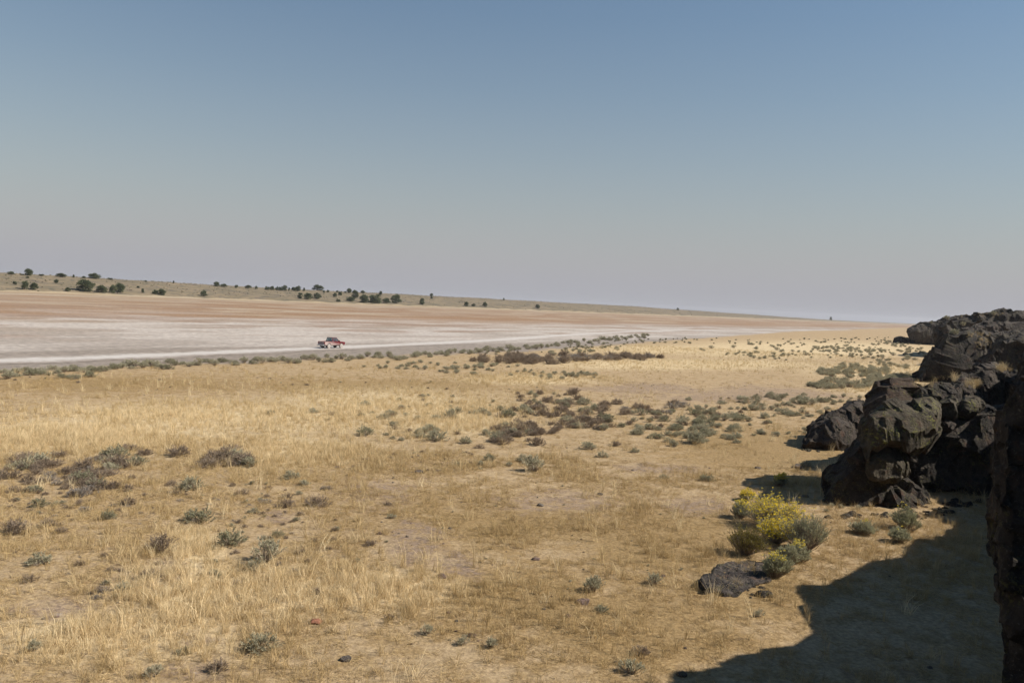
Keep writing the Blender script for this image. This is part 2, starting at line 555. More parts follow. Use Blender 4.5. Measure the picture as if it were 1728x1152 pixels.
def remeshed(verts, faces, voxel, cell, amp, seed, smooth_n=2, zs=.7, jit=.19):
    """close a rough hull into an even mesh, then break its faces like basalt"""
    me = mesh_of('tmp', verts, faces)
    o = bpy.data.objects.new('tmp', me); COL.objects.link(o)
    md = o.modifiers.new('r', 'REMESH'); md.mode = 'VOXEL'; md.voxel_size = voxel
    ms = o.modifiers.new('s', 'SMOOTH'); ms.iterations = smooth_n; ms.factor = .5
    dg = bpy.context.evaluated_depsgraph_get()
    out = bpy.data.meshes.new_from_object(o.evaluated_get(dg))
    bpy.data.objects.remove(o); bpy.data.meshes.remove(me)
    n = len(out.vertices)
    co = np.empty(n * 3, np.float32); out.vertices.foreach_get('co', co); co = co.reshape(-1, 3).astype(float)
    no = np.empty(n * 3, np.float32); out.vertices.foreach_get('normal', no); no = no.reshape(-1, 3).astype(float)
    r = np.random.default_rng(seed)
    sc = np.array([1, 1, zs]) / cell
    co = co + no * (amp * .9 * fbm(co * sc * .6 + seed, 2, seed))[:, None]
    ext = co.max(0) - co.min(0)
    area = 2 * (ext[0] * ext[1] + ext[1] * ext[2] + ext[0] * ext[2]) * .8
    for c_, w_, off in (((cell * 1.15, .94, .26), (cell * .5, .62, .12)) if jit > 0 else ()):
        K_ = int(np.clip(area / (c_ * c_) * .9, 12, 900))
        seeds = co[r.integers(0, n, K_)]
        cid = np.empty(n, np.int64)
        wob = co + .18 * c_ * np.stack([vnoise(co / c_ * 2.3, seed + 5), vnoise(co / c_ * 2.3 + 9, seed + 6), vnoise(co / c_ * 2.3 + 17, seed + 7)], 1)
        for i in range(0, n, 4000):
            blk = wob[i:i + 4000]
            cid[i:i + 4000] = ((blk ** 2).sum(1)[:, None] - 2 * blk @ seeds.T + (seeds ** 2).sum(1)[None, :]).argmin(1)
        cnt = np.maximum(np.bincount(cid, minlength=K_), 1)[:, None]
        mean = np.stack([np.bincount(cid, co[:, j], K_) for j in range(3)], 1) / cnt
        nm = np.stack([np.bincount(cid, no[:, j], K_) for j in range(3)], 1)
        nm += r.normal(0, jit, (K_, 3)) * np.linalg.norm(nm, axis=1, keepdims=True)
        nm /= np.linalg.norm(nm, axis=1, keepdims=True) + 1e-9
        lift = r.uniform(-1, .6, K_) * off * amp
        h_ = ((co - mean[cid]) * nm[cid]).sum(1) - lift[cid]
        h_ = np.clip(h_, -c_ * .8, c_ * .8)
        co = co - nm[cid] * (h_ * w_)[:, None]
    co = co + no * (amp * ((.16 if jit else .5) * fbm(co * sc * 3.0 + 3, 3, seed + 3) + .08 * fbm(co * sc * 9.0, 3, seed + 8)))[:, None]
    out.vertices.foreach_set('co', co.astype(np.float32).ravel())
    out.update()
    return out

def px_rock(poly, depth, thick, mat, seed, px_vox=2.2, cell=1.2, amp=.3, front=.72, back=.85, turn=.14, name='rock'):
    """a rock of real size: outline read at its own distance, rounded towards front and back;
    turn swings its front to the left so that its right shoulder catches the sun"""
    pts = [at(p[0], p[1], depth) for p in poly]
    c = sum(pts, Vector()) / len(pts)
    rel = [p - c for p in pts]
    wid = max(r.x for r in rel) - min(r.x for r in rel)
    ax = c.x / c.y
    layers = [(-.5, front, -turn), (-.30, .93, -turn * .35), (.05, 1.0, 0), (.5, back, 0)]
    verts, faces = [], []
    n = len(rel)
    for dy, sc, tx in layers:
        for r in rel:
            verts.append((c.x + r.x * sc + (ax * dy * thick) + tx * wid, c.y + dy * thick, c.z + r.z * (sc if r.z > 0 else 1 - (1 - sc) * .3)))
    for l in range(len(layers) - 1):
        for k in range(n):
            a, b = l * n + k, l * n + (k + 1) % n
            faces.append((a, b, b + n, a + n))
    faces.append(tuple(range(n))[::-1]); faces.append(tuple(range((len(layers) - 1) * n, len(layers) * n)))
    vox = px_vox * depth / FPX
    me = remeshed(verts, faces, vox, cell, amp, seed)
    me.materials.clear(); me.materials.append(mat); me.name = name
    return me

def plan_rock(poly, z0, z1, vox, mat, seed, cell=1.6, amp=.4, jit=.19, smooth_n=2):
    n = len(poly)
    c = Vector((sum(p[0] for p in poly) / n, sum(p[1] for p in poly) / n))
    verts = []
    for z in (z0, z1):
        for p in poly:
            verts.append((p[0], p[1], z))
    faces = [(k, (k + 1) % n, (k + 1) % n + n, k + n) for k in range(n)] + [tuple(range(n))[::-1], tuple(range(n, 2 * n))]
    me = remeshed(verts, faces, vox, cell, amp, seed, smooth_n, jit=jit)
    me.materials.clear(); me.materials.append(mat)
    return me

# the near rim: wall whose top edge throws the foreground shadow
TOP = 7.4
shift = Vector((sun_dir.x, sun_dir.y, 0)) * (TOP / sun_dir.z)
shadow_px = [(1285, 1090), (1340, 1084), (1346, 1054), (1328, 1036), (1285, 1004), (1400, 962), (1500, 935), (1552, 897), (1562, 880), (1540, 868), (1560, 858)]
edge_pts = [ground(*p) + shift for p in shadow_px]
left_edge = [(-22, -15), (-8, -5), (-2.5, -1.2), (1.0, .9), (3.8, 1.2), (8.8, 7.0), (12.6, 12.6), (14.6, 17.6)] + [(p.x, p.y) for p in edge_pts] + [(28.5, 40.5), (31, 50), (40, 60), (62, 92)]
back_edge = [(70, 90), (46, 56), (38, 46), (35, 38), (32, 32), (28, 26), (24, 19), (20, 12), (13, 4), (6, -4), (-4, -9), (-18, -22)]
cliff_me = plan_rock(left_edge + back_edge, -.5, TOP - .1, .26, M_ROCK, 5, 1.8, .35)
# the ledge the photographer stands on is lower than the wall ahead
co = np.empty(len(cliff_me.vertices) * 3, np.float32); cliff_me.vertices.foreach_get('co', co); co = co.reshape(-1, 3)
low = sstep(10, 4, np.hypot(co[:, 0], co[:, 1]))
co[:, 2] = np.where(co[:, 2] > 3, co[:, 2] - low * .8, co[:, 2])
cliff_me.vertices.foreach_set('co', co.ravel()); cliff_me.update()
cliff = link('cliff', cliff_me)
tag(cliff, kind='structure')
# taller unseen block, added to the rim so its shadow makes the lowest lobe
TALL = 9.2
sh2 = Vector((sun_dir.x, sun_dir.y, 0)) * (TALL / sun_dir.z)
cast = [ground(*p) + sh2 for p in ((1040, 1190), (1095, 1155), (1150, 1122), (1215, 1100), (1300, 1089))]
poly = [(p.x, p.y) for p in cast] + [(cast[-1].x + 3.2, cast[-1].y + .3), (cast[0].x + 5.5, cast[0].y - 1.2)]
link('rock_block', plan_rock(poly, 5.0, TALL, .2, M_ROCK, 6, 1.5, .2), cliff)

# plateau behind the rim edge
pp = [(-30, -14), (-6, -5.5), (2, -2), (8, 1.5), (14, 8), (19, 14), (23, 21), (27, 28), (31, 35), (35, 44), (44, 59), (66, 92), (95, 125), (150, 210), (235, 330), (300, 420), (700, 700), (900, 0), (300, -300), (-60, -200)]
M_PLATEAU = simple('plateau_scrub', (.23, .17, .09), .95, .4, .7)
ztop = [6.45 + max(0, (p[1] - 60)) * .012 for p in pp]
n = len(pp)
vs = [(p[0], p[1], z) for p, z in zip(pp, ztop)] + [(p[0], p[1], -1) for p in pp]
fs = [tuple(range(n))] + [(k, k + n, (k + 1) % n + n, (k + 1) % n) for k in range(n)]
me = mesh_of('plateau', vs, fs, (M_PLATEAU,))
bm = bmesh.new(); bm.from_mesh(me)
bmesh.ops.triangulate(bm, faces=[f for f in bm.faces if len(f.verts) > 4]); bmesh.ops.recalc_face_normals(bm, faces=bm.faces)
bm.to_mesh(me); bm.free()
tag(link('plateau', me), kind='structure')

def thing(name, label, cat, loc=(0, 0, 0), group=None):
    o = bpy.data.objects.new(name, None)
    o.empty_display_size = .3
    COL.objects.link(o)
    o.location = loc
    return tag(o, label, cat, group)

def rock_group(name, label, cat, base, parts):
    root = thing(name, label, cat, base)
    for (poly, depth, thick, mat, seed, kw) in parts:
        me = px_rock(poly, depth, thick, mat, seed, **kw)
        o = link('rock_block', me, root)
        o.matrix_parent_inverse = Matrix.Translation(-Vector(base))
    return root

G_ = [(1686, 750), (1698, 695), (1716, 645), (1745, 606), (1850, 598), (1900, 1290), (1732, 1300), (1710, 1152), (1694, 1000), (1681, 900)]
rock_group('rock_pillar', 'tall dark rock pillar in deep shade along the right picture edge', 'rock', (10.4, 15.6, 0),
           [(G_, 15.6, 3.4, M_ROCK, 21, dict(px_vox=3.5, cell=.75, amp=.24, front=.93, turn=0.0))])

rock_group('rock_outcrop', 'big rounded lichen-spotted basalt outcrop with rusty dome jutting from the rim', 'rock', (17, 39, 0), [
    ([(1462, 700), (1468, 668), (1488, 649), (1512, 641), (1534, 647), (1556, 664), (1572, 690), (1566, 745), (1475, 745)], 40.4, 4.2, M_RUST, 31, dict(px_vox=1.7, cell=1.9, amp=.2, front=.6, turn=.18)),
    ([(1452, 700), (1470, 686), (1530, 676), (1562, 672), (1584, 692), (1590, 710), (1576, 736), (1562, 756), (1540, 750), (1512, 744), (1498, 768), (1470, 772), (1450, 742)], 38.6, 4.6, M_LICHEN, 33, dict(px_vox=1.7, cell=1.6, amp=.3, front=.66, turn=.17)),
    ([(1462, 758), (1500, 745), (1520, 755), (1533, 776), (1528, 800), (1514, 809), (1488, 809), (1462, 800)], 37.9, 3.2, M_LICHEN, 34, dict(px_vox=1.7, cell=.9, amp=.2, front=.66, turn=.17)),
    ([(1384, 832), (1398, 803), (1428, 766), (1446, 738), (1468, 715), (1500, 745), (1505, 800), (1535, 815), (1565, 835), (1570, 868), (1500, 875), (1430, 872), (1390, 852)], 38.9, 4.6, M_ROCK, 35, dict(px_vox=1.8, cell=1.3, amp=.4, turn=.05)),
    ([(1580, 700), (1586, 676), (1612, 666), (1622, 690), (1618, 708), (1600, 706)], 41.4, 2.6, M_LICHEN, 36, dict(px_vox=1.7, cell=.9, amp=.2)),
    ([(1616, 690), (1622, 668), (1650, 668), (1668, 678), (1664, 692), (1640, 704), (1622, 705)], 41.6, 2.4, M_LICHEN, 37, dict(px_vox=1.7, cell=.9, amp=.2)),
    ([(1588, 704), (1618, 706), (1622, 716), (1602, 730), (1590, 724)], 41.3, 2.2, M_BLOCK, 38, dict(cell=.7, amp=.08)),
    ([(1516, 700), (1560, 686), (1600, 700), (1640, 700), (1672, 690), (1690, 700), (1690, 850), (1600, 862), (1540, 868), (1520, 830)], 42.6, 4.6, M_ROCK, 40, dict(px_vox=2, cell=1.3, amp=.4, front=.92, turn=0.0)),
    ([(1536, 705), (1560, 690), (1600, 690), (1680, 688), (1760, 640), (1800, 640), (1800, 850), (1660, 845), (1560, 858), (1530, 800)], 45.5, 5.5, M_ROCK, 39, dict(px_vox=3, cell=1.6, amp=.4, turn=0.0)),
])
rock_group('rock_ledge', 'stepped ledge of broken basalt slabs behind the rusty dome outcrop', 'rock', (25, 49, 0), [
    ([(1522, 646), (1532, 637), (1552, 641), (1566, 660), (1575, 690), (1575, 790), (1520, 790)], 46.0, 3.6, M_ROCK, 41, dict(px_vox=1.7, cell=1.0, amp=.34)),
    ([(1552, 650), (1575, 643), (1606, 646), (1622, 652), (1628, 690), (1628, 790), (1550, 790)], 48.5, 3.8, M_ROCK, 42, dict(px_vox=1.7, cell=1.0, amp=.34)),
    ([(1604, 640), (1626, 634), (1650, 642), (1664, 656), (1666, 700), (1666, 790), (1604, 790)], 51.0, 4.0, M_BLOCK, 43, dict(px_vox=1.7, cell=1.0, amp=.34)),
    ([(1636, 622), (1648, 615), (1672, 615), (1694, 619), (1702, 628), (1700, 790), (1634, 790)], 55.0, 4.5, M_BLOCK, 44, dict(px_vox=1.7, cell=1.1, amp=.34)),
    ([(1690, 634), (1706, 626), (1740, 622), (1800, 624), (1800, 790), (1690, 790)], 56.0, 5.0, M_ROCK, 45, dict(cell=1.0, amp=.2)),
])
rock_group('boulder', 'low dark angular boulder on dry grass left of the lichen outcrop', 'boulder', (22.5, 54.5, 0), [
    ([(1355, 752), (1361, 730), (1376, 714), (1392, 703), (1425, 704), (1442, 722), (1444, 752), (1400, 758)], 53.6, 3.6, M_BLOCK, 51, dict(px_vox=1.3, cell=1.5, amp=.26, front=.6, turn=.16)),
    ([(1386, 712), (1396, 698), (1418, 686), (1446, 675), (1464, 678), (1475, 760), (1400, 762)], 55.8, 3.8, M_BLOCK, 52, dict(px_vox=1.3, cell=1.5, amp=.26, front=.6, turn=.16)),
])
rock_group('rock_promontory', 'dark undercut cliff promontory of the rim beyond the broken ledges', 'cliff', (62, 122, 0), [
    ([(1588, 574), (1592, 567), (1605, 563), (1626, 560), (1652, 560), (1680, 562), (1700, 650), (1640, 648), (1542, 647), (1541, 638), (1551, 628), (1574, 611), (1583, 592)], 121.5, 11, M_ROCK, 61, dict(px_vox=1.6, cell=3.2, amp=.5, front=.85)),
    ([(1690, 574), (1704, 567), (1730, 560), (1790, 556), (1800, 660), (1640, 660), (1652, 616), (1676, 600)], 108, 11, M_ROCK, 62, dict(px_vox=1.8, cell=2.2, amp=.85)),
    ([(1650, 568), (1664, 560), (1690, 560), (1730, 556), (1780, 552), (1780, 600), (1650, 610)], 128, 12, M_BLOCK, 63, dict(px_vox=1.8, cell=2.0, amp=.8)),
])
rock_group('low_rocks', 'low dark rocks lying on the plain at the foot of the far headland', 'rocks', (150, 325, 0), [
    ([(1506, 580), (1511, 571), (1520, 569), (1534, 573), (1544, 571), (1550, 581)], 322, 8, M_ROCK, 91, dict(px_vox=1.2, cell=3, amp=.5)),
])
rock_group('rimrock_headland', 'far flat-topped basalt headland ending the rim above the plain', 'cliff', (175, 345, 0), [
    ([(1538, 567), (1541, 552), (1545, 548), (1563, 545), (1590, 541), (1612, 536), (1650, 534), (1650, 582), (1580, 580), (1545, 578)], 335, 42, M_ROCK, 71, dict(px_vox=1.3, cell=6, amp=1.3)),
    ([(1590, 556), (1604, 543), (1622, 536), (1650, 535), (1668, 531), (1690, 530), (1712, 531), (1740, 526), (1800, 526), (1800, 600), (1640, 596), (1592, 590)], 215, 34, M_ROCK, 72, dict(px_vox=1.3, cell=4, amp=1.1)),
    ([(1625, 556), (1650, 548), (1690, 546), (1720, 544), (1760, 545), (1800, 545), (1800, 610), (1625, 606)], 168, 18, M_BLOCK, 73, dict(px_vox=1.5, cell=3, amp=.8)),
])
M_SLAB = rock_material('slab_basalt', .1, .2, (.022, .018, .016), (.11, .09, .076))
def slab_piece(px_pts, z1, seed, parent, base):
    poly = [(g.x, g.y) for g in (ground(*p) for p in px_pts)]
    z0 = min(h1(*p) for p in poly)
    me = plan_rock(poly, z0 - .15, z0 + z1, .045, M_SLAB, seed, .55, .15, 0, 0)
    o = link('rock_block', me, parent); o.matrix_parent_inverse = Matrix.Translation(-Vector(base))
sb_ = tuple(ground(1250, 980))
slab = thing('rock_slab', 'flat dark rock slab breaking through the grass beside the yellow rabbitbrush', 'rock', sb_)
slab_piece([(1196, 992), (1194, 976), (1206, 960), (1224, 951), (1262, 946), (1300, 951), (1313, 966), (1296, 984), (1264, 994), (1250, 1004), (1218, 1006), (1204, 1000)], .13, 81, slab, sb_)
slab_piece([(1183, 993), (1188, 976), (1198, 972), (1206, 984), (1202, 1002), (1188, 1004)], .22, 82, slab, sb_)

def small_rock_mesh(seed, mat, flat=.6):
    bm = bmesh.new(); bmesh.ops.create_icosphere(bm, subdivisions=3, radius=.5)
    co = np.array([v.co[:] for v in bm.verts])
    r = np.random.default_rng(seed)
    for _ in range(9):
        nv = r.normal(size=3); nv /= np.linalg.norm(nv); d = r.uniform(.26, .44)
        t = np.maximum(co @ nv - d, 0); co = co - nv * t[:, None] * .95
    co = co * (1 + .10 * fbm(co * 4 + seed, 3, seed))[:, None]
    co[:, 2] *= flat
    for v, c in zip(bm.verts, co): v.co = c
    me = bpy.data.meshes.new('stone'); bm.to_mesh(me); bm.free(); me.materials.append(mat)
    return me

stone_protos = [small_rock_mesh(100 + k, M_STONE if k < 4 else M_STONE2, .5 + .06 * k) for k in range(6)]
M_RED = simple('red_stone', (.23, .10, .06), .9, .35, 9)
stone_protos.append(small_rock_mesh(120, M_RED, .45))
stones = [(984, 1016, 32, 0, 'reddish-brown stone under a pale sagebrush at bottom centre'), (958, 1039, 14, 1, 'small brown stone just left of the pair of sagebrush at bottom centre'),
          (533, 1050, 26, 6, 'flat brick-red stone lying in straw near the bottom left'), (1151, 1138, 22, 4, 'small grey stone at the tip of the cliff shadow by the bottom edge'),
          (1278, 790, 12, 4, 'small dark stone on open ground left of the angular boulder'), (1346, 789, 20, 5, 'dark stone beside a small sagebrush below the angular boulder'),
          (708, 797, 18, 4, 'dark flat stone alone on the tan ground left of centre'), (905, 944, 16, 1, 'brown stone half sunk in short grass in the middle foreground'),
          (745, 973, 22, 2, 'long low purplish stone in the middle foreground'), (797, 1073, 18, 3, 'pale brown stone between two small sagebrush at bottom centre'),
          (585, 1112, 24, 4, 'grey stone flush with the grass near the bottom edge'), (640, 900, 12, 2, 'brown stone in straw left of the foreground centre'),
          (1012, 834, 12, 4, 'dark stone on the pale bare patch in the middle of the field'), (912, 853, 14, 5, 'grey stone at the near side of the pale bare patch'),
          (1358, 838, 14, 5, 'dark stone at the edge of the outcrop shadow above the rabbitbrush'), (1118, 972, 12, 2, 'brown stone left of the rock slab')]
for px, py, w, k, lab in stones:
    g = ground(px, py)
    o = link('stone', stone_protos[k])
    sc = w * g.y / FPX
    o.location = (g.x, g.y, g.z + sc * .06); o.scale = (sc, sc * .9, sc * .75); o.rotation_euler.z = random.random() * 6
    tag(o, lab, 'stone', 'stones on the grass')

# ------------------------------------------------------------------ shrubs
def tube(vs, fs, a, b, ra, rb, k=3):
    d = (b - a)
    if d.length < 1e-6: return
    d.normalize()
    s = d.orthogonal().normalized(); t = d.cross(s)
    i = len(vs)
    for p, r in ((a, ra), (b, rb)):
        for j in range(k):
            an = 2 * math.pi * j / k
            vs.append(p + (s * math.cos(an) + t * math.sin(an)) * r)
    for j in range(k):
        fs.append((i + j, i + (j + 1) % k, i + k + (j + 1) % k, i + k + j))

def leaf(vs, fs, c, d, ln, wd, r):
    s = d.orthogonal().normalized()
    s = (Matrix.Rotation(r.uniform(0, 6.28), 3, d) @ s) * wd
    i = len(vs)
    vs.extend([c - s * .4, c + s * .4, c + d * ln * .6 + s, c + d * ln, c + d * ln * .6 - s])
    fs.append((i, i + 1, i + 2, i + 3, i + 4))

def shrub_meshes(seed, R, Hh, nst, ntw, nlf, leaf_l, leaf_w, m_leaf, m_stem, upright=0.0, flower=None, m_fl=None, bare=.35, lobes=4, name='shrub'):
    r = random.Random(seed)
    sv, sf, lv, lf, fv, ff = [], [], [], [], [], []
    lob = [(r.uniform(-.45, .45) * R, r.uniform(-.45, .45) * R, r.uniform(.65, 1.0)) for _ in range(lobes)]
    for k in range(nst):
        lx, ly, ls = lob[k % lobes]
        th = math.acos(1 - r.random() * (1 - .10 - upright * .5)); ph = r.uniform(0, 6.283)
        d = Vector((math.sin(th) * math.cos(ph) * R, math.sin(th) * math.sin(ph) * R, math.cos(th) * Hh + .06 * Hh))
        base = Vector((lx * .25, ly * .25, -.02))
        tip = Vector((lx, ly, 0)) + d * ls * r.uniform(.62, .95)
        mid = base.lerp(tip, .5) + Vector((r.uniform(-1, 1), r.uniform(-1, 1), r.uniform(-.6, .3))) * .10 * R
        tube(sv, sf, base, mid, .014 * R + .003, .009 * R + .002); tube(sv, sf, mid, tip, .009 * R + .002, .003)
        dd = (tip - mid).normalized()
        for t in range(ntw):
            q = mid.lerp(tip, r.uniform(bare, 1.0))
            e = (dd + Vector((r.uniform(-1, 1), r.uniform(-1, 1), r.uniform(-.2, 1.0))) * .75).normalized()
            e.z = max(e.z, -.1)
            ln = R * r.uniform(.14, .30)
            q2 = q + e * ln
            tube(sv, sf, q, q2, .004, .0015)
            for l in range(nlf):
                c = q.lerp(q2, r.uniform(.15, 1.0))
                ed = (e + Vector((r.uniform(-1, 1), r.uniform(-1, 1), r.uniform(-.5, 1))) * .8).normalized()
                leaf(lv, lf, c, ed, leaf_l * r.uniform(.6, 1.3), leaf_w * r.uniform(.7, 1.2), r)
            if flower and q2.z > flower * Hh * (.8 + .4 * r.random()):
                for l in range(6):
                    c = q2 + Vector((r.gauss(0, 1), r.gauss(0, 1), r.gauss(.4, .5))) * .022
                    ed = Vector((r.uniform(-.6, .6), r.uniform(-.6, .6), 1)).normalized()
                    leaf(fv, ff, c, ed, .028 * r.uniform(.7, 1.3), .011, r)
    out = [('foliage', mesh_of(name + '_foliage', lv, lf, (m_leaf,))), ('stems', mesh_of(name + '_stems', sv, sf, (m_stem,)))]
    if fv: out.append(('flowers', mesh_of(name + '_flowers', fv, ff, (m_fl,))))
    # the same plant as one mesh for the far copies
    vs = lv + sv; off = len(lv)
    me = mesh_of(name, vs, lf + [tuple(i + off for i in f) for f in sf], (m_leaf, m_stem))
    me.polygons.foreach_set('material_index', [0] * len(lf) + [1] * len(sf))
    return out, me

M_SAGE = leaf_material('sage_leaf', (.35, .325, .215), (.48, .445, .31), .3)
M_SAGED = leaf_material('sage_leaf_dark', (.26, .25, .155), (.37, .35, .225), .3)
M_BROWN = leaf_material('dry_sage_leaf', (.22, .165, .115), (.34, .26, .18), .25)
M_BLUE = leaf_material('ashen_sage_leaf', (.28, .25, .22), (.38, .345, .30), .25)
M_STEM = simple('woody_stem', (.27, .22, .17), .9, .3, 20)
M_DSTEM = simple('dead_stem', (.25, .20, .155), .9, .3, 20)
M_RABLEAF = leaf_material('rabbitbrush_leaf', (.30, .30, .16), (.42, .40, .27), .3)
M_OLIVE = leaf_material('currant_leaf', (.17, .14, .03), (.27, .22, .05), .3)
M_YEL = leaf_material('rabbitbrush_flower', (.74, .56, .035), (.84, .66, .075), .25)

SH = {}
for k in range(5):
    SH['g', k] = shrub_meshes(200 + k, .5, .55, 64, 6, 8, .042, .0095, M_SAGE if k < 3 else M_SAGED, M_STEM, lobes=3 + k % 3, name='sagebrush')
for k in range(4):
    SH['b', k] = shrub_meshes(220 + k, .5, .48, 72, 7, 5, .036, .0075, M_BROWN, M_DSTEM, lobes=3 + k % 3, bare=.3, name='dry_sagebrush')
for k in range(2):
    SH['a', k] = shrub_meshes(240 + k, .5, .40, 64, 6, 5, .034, .0075, M_BLUE, M_DSTEM, lobes=4, name='ashen_sagebrush')
for k in range(3):
    SH['p', k] = shrub_meshes(250 + k, .5, .70, 66, 5, 7, .055, .008, M_SAGE, M_STEM, upright=.6, lobes=2 + k, name='pale_sagebrush')
PROTO_N = {'g': 5, 'b': 4, 'a': 2, 'p': 3}
NAME = {'g': 'sagebrush', 'b': 'dry_sagebrush', 'a': 'ashen_sagebrush', 'p': 'sagebrush'}

def place_shrub(px, py, w, typ, parts=False, label=None, group=None, hs=1.0):
    g = ground(px, py)
    if g is None: return None
    sc = 1.12 * w * g.y / FPX / 1.15
    k = random.randrange(PROTO_N[typ])
    rz = random.random() * 6.283
    sz = sc * random.uniform(.85, 1.1) * hs
    loc = (g.x, g.y + sc * .25, g.z - .02)
    if parts:
        o = thing(NAME[typ], label, 'shrub', loc, group)
        for nm, me in SH[typ, k][0]:
            link(nm, me, o)
    else:
        o = link(NAME[typ], SH[typ, k][1]); o.location = loc
        tag(o, label, 'shrub', group)
    o.scale = (sc, sc, sz); o.rotation_euler.z = rz
    return o

# single shrubs one by one: x, foot y, width in the photograph, kind
singles = [(437, 1100, 70, 'g'), (305, 1104, 30, 'g'), (369, 1134, 50, 'b'), (258, 1145, 38, 'p'), (52, 1100, 36, 'p'), (62, 955, 46, 'g'), (262, 932, 64, 'b'), (378, 922, 58, 'g'),
           (446, 950, 64, 'p'), (247, 978, 42, 'b'), (168, 1000, 32, 'b'), (204, 998, 34, 'g'), (333, 885, 54, 'g'), (463, 908, 28, 'g'), (482, 858, 36, 'b'), (445, 850, 26, 'a'),
           (532, 857, 44, 'b'), (424, 866, 24, 'g'), (484, 840, 22, 'b'), (407, 834, 24, 'b'), (491, 810, 34, 'g'), (516, 820, 26, 'g'), (549, 827, 26, 'a'), (320, 827, 48, 'g'),
           (296, 834, 22, 'b'), (287, 820, 26, 'b'), (216, 853, 34, 'b'), (174, 878, 32, 'g'), (73, 889, 34, 'b'), (100, 900, 28, 'b'), (19, 904, 62, 'b'), (58, 857, 34, 'g'),
           (139, 864, 28, 'a'), (128, 840, 48, 'a'), (88, 853, 18, 'g'), (128, 955, 24, 'b'), (531, 1005, 32, 'b'), (461, 1020, 22, 'b'), (403, 1010, 16, 'g'), (47, 982, 30, 'b'),
           (310, 1002, 24, 'b'), (131, 1110, 24, 'b'), (424, 966, 36, 'p'), (218, 1147, 26, 'b'), (902, 797, 48, 'p'), (886, 780, 30, 'g'), (997, 760, 34, 'g'), (1018, 772, 22, 'g'),
           (784, 749, 26, 'g'), (828, 778, 26, 'g'), (815, 786, 20, 'g'), (771, 786, 18, 'g'), (860, 787, 16, 'p'), (808, 757, 20, 'b'), (908, 753, 36, 'b'), (1121, 808, 18, 'g'),
           (1196, 813, 28, 'g'), (1073, 764, 18, 'g'), (1040, 753, 22, 'b'), (1168, 750, 48, 'g'), (1142, 754, 24, 'g'), (1000, 1002, 46, 'p'), (1015, 1036, 30, 'g'), (1104, 988, 34, 'p'),
           (1082, 1107, 44, 'b'), (1066, 1142, 50, 'p'), (828, 1094, 30, 'p'), (780, 1090, 28, 'p'), (720, 1072, 30, 'p'), (655, 1045, 24, 'b'), (653, 853, 18, 'b'), (660, 876, 18, 'p'),
           (627, 922, 28, 'b'), (618, 735, 38, 'g'), (735, 745, 38, 'g'), (1362, 788, 24, 'g'), (1281, 1042, 22, 'p'), (1246, 748, 18, 'g'), (560, 772, 16, 'a'), (530, 698, 22, 'g')]
KIND = {'g': 'grey-green sagebrush', 'b': 'brown dried-out sagebrush', 'a': 'ashen grey sagebrush', 'p': 'pale upright sagebrush'}
ORD = ['first', 'second', 'third', 'fourth', 'fifth', 'sixth', 'seventh', 'eighth', 'ninth', 'tenth', 'eleventh', 'twelfth', 'thirteenth', 'fourteenth', 'fifteenth',
       'sixteenth', 'seventeenth', 'eighteenth', 'nineteenth', 'twentieth']
SPECIAL = {(437, 1100): 'largest grey-green sagebrush of the bottom left, a full round dome', (262, 932): 'biggest brown sagebrush among the straw of the left foreground',
           (902, 797): 'bright pale green sagebrush standing alone on bare ground at the field centre', (1066, 1142): 'pale spiky sagebrush at the bottom edge beside the shadow tip',
           (1082, 1107): 'dark brown sagebrush just above the pale one at the shadow tip', (1000, 1002): 'pale sagebrush growing behind the reddish-brown stone',
           (1015, 1036): 'small green sagebrush right of the reddish-brown stone', (19, 904): 'broad brown sagebrush cut by the left picture edge',
           (1196, 813): 'round sagebrush on bare ground between field centre and the boulder', (1362, 788): 'small sagebrush by a dark stone below the angular boulder',
           (1281, 1042): 'thin pale sagebrush at the shadow edge below the rock slab', (333, 885): 'dark spreading sagebrush above the biggest brown one on the left',
           (128, 840): 'spreading ashen grey sagebrush below the left thicket', (446, 950): 'loose pale sagebrush patch right of the tall straw clump'}
def row(py):
    return 'along the bottom edge' if py > 1060 else 'in the near foreground' if py > 930 else 'in the middle foreground' if py > 840 else 'before the thickets'
count = {}
for (px, py, w, t) in sorted(singles):
    key = (t, row(py), px < 600)
    count[key] = count.get(key, 0) + 1
    lab = SPECIAL.get((px, py)) or f"{'small ' if w < 27 else ''}{KIND[t]} {row(py)}, {ORD[count[key] - 1]} from {'the left edge' if px < 600 else 'centre rightwards'}"
    place_shrub(px, py, w, t, True, lab, 'scattered sagebrush of the field')

PLAIN = {'g': 'grey-green', 'b': 'brown', 'a': 'ashen grey', 'p': 'pale green'}
def patch(pixel_pts, wr, types, where, group):
    seen = {}
    for (px, py) in sorted(pixel_pts):
        t = random.choice(types)
        seen[t] = seen.get(t, 0) + 1
        lab = f"{PLAIN[t]} sagebrush {where}"
        if len(pixel_pts) < 20: lab += f", {ORD[seen[t] - 1]} {PLAIN[t].split()[0]} one from left"
        place_shrub(px, py, random.uniform(*wr), t, False, lab, group, .85)

def blob(ells, n, jit=1.0):
    out = []
    for k in range(n):
        cx, cy, rx, ry = random.choice(ells)
        a, q = random.random() * 6.283, math.sqrt(random.random())
        out.append((cx + rx * q * math.cos(a) * jit, cy + ry * q * math.sin(a) * jit))
    return sorted(out, key=lambda p: p[1])

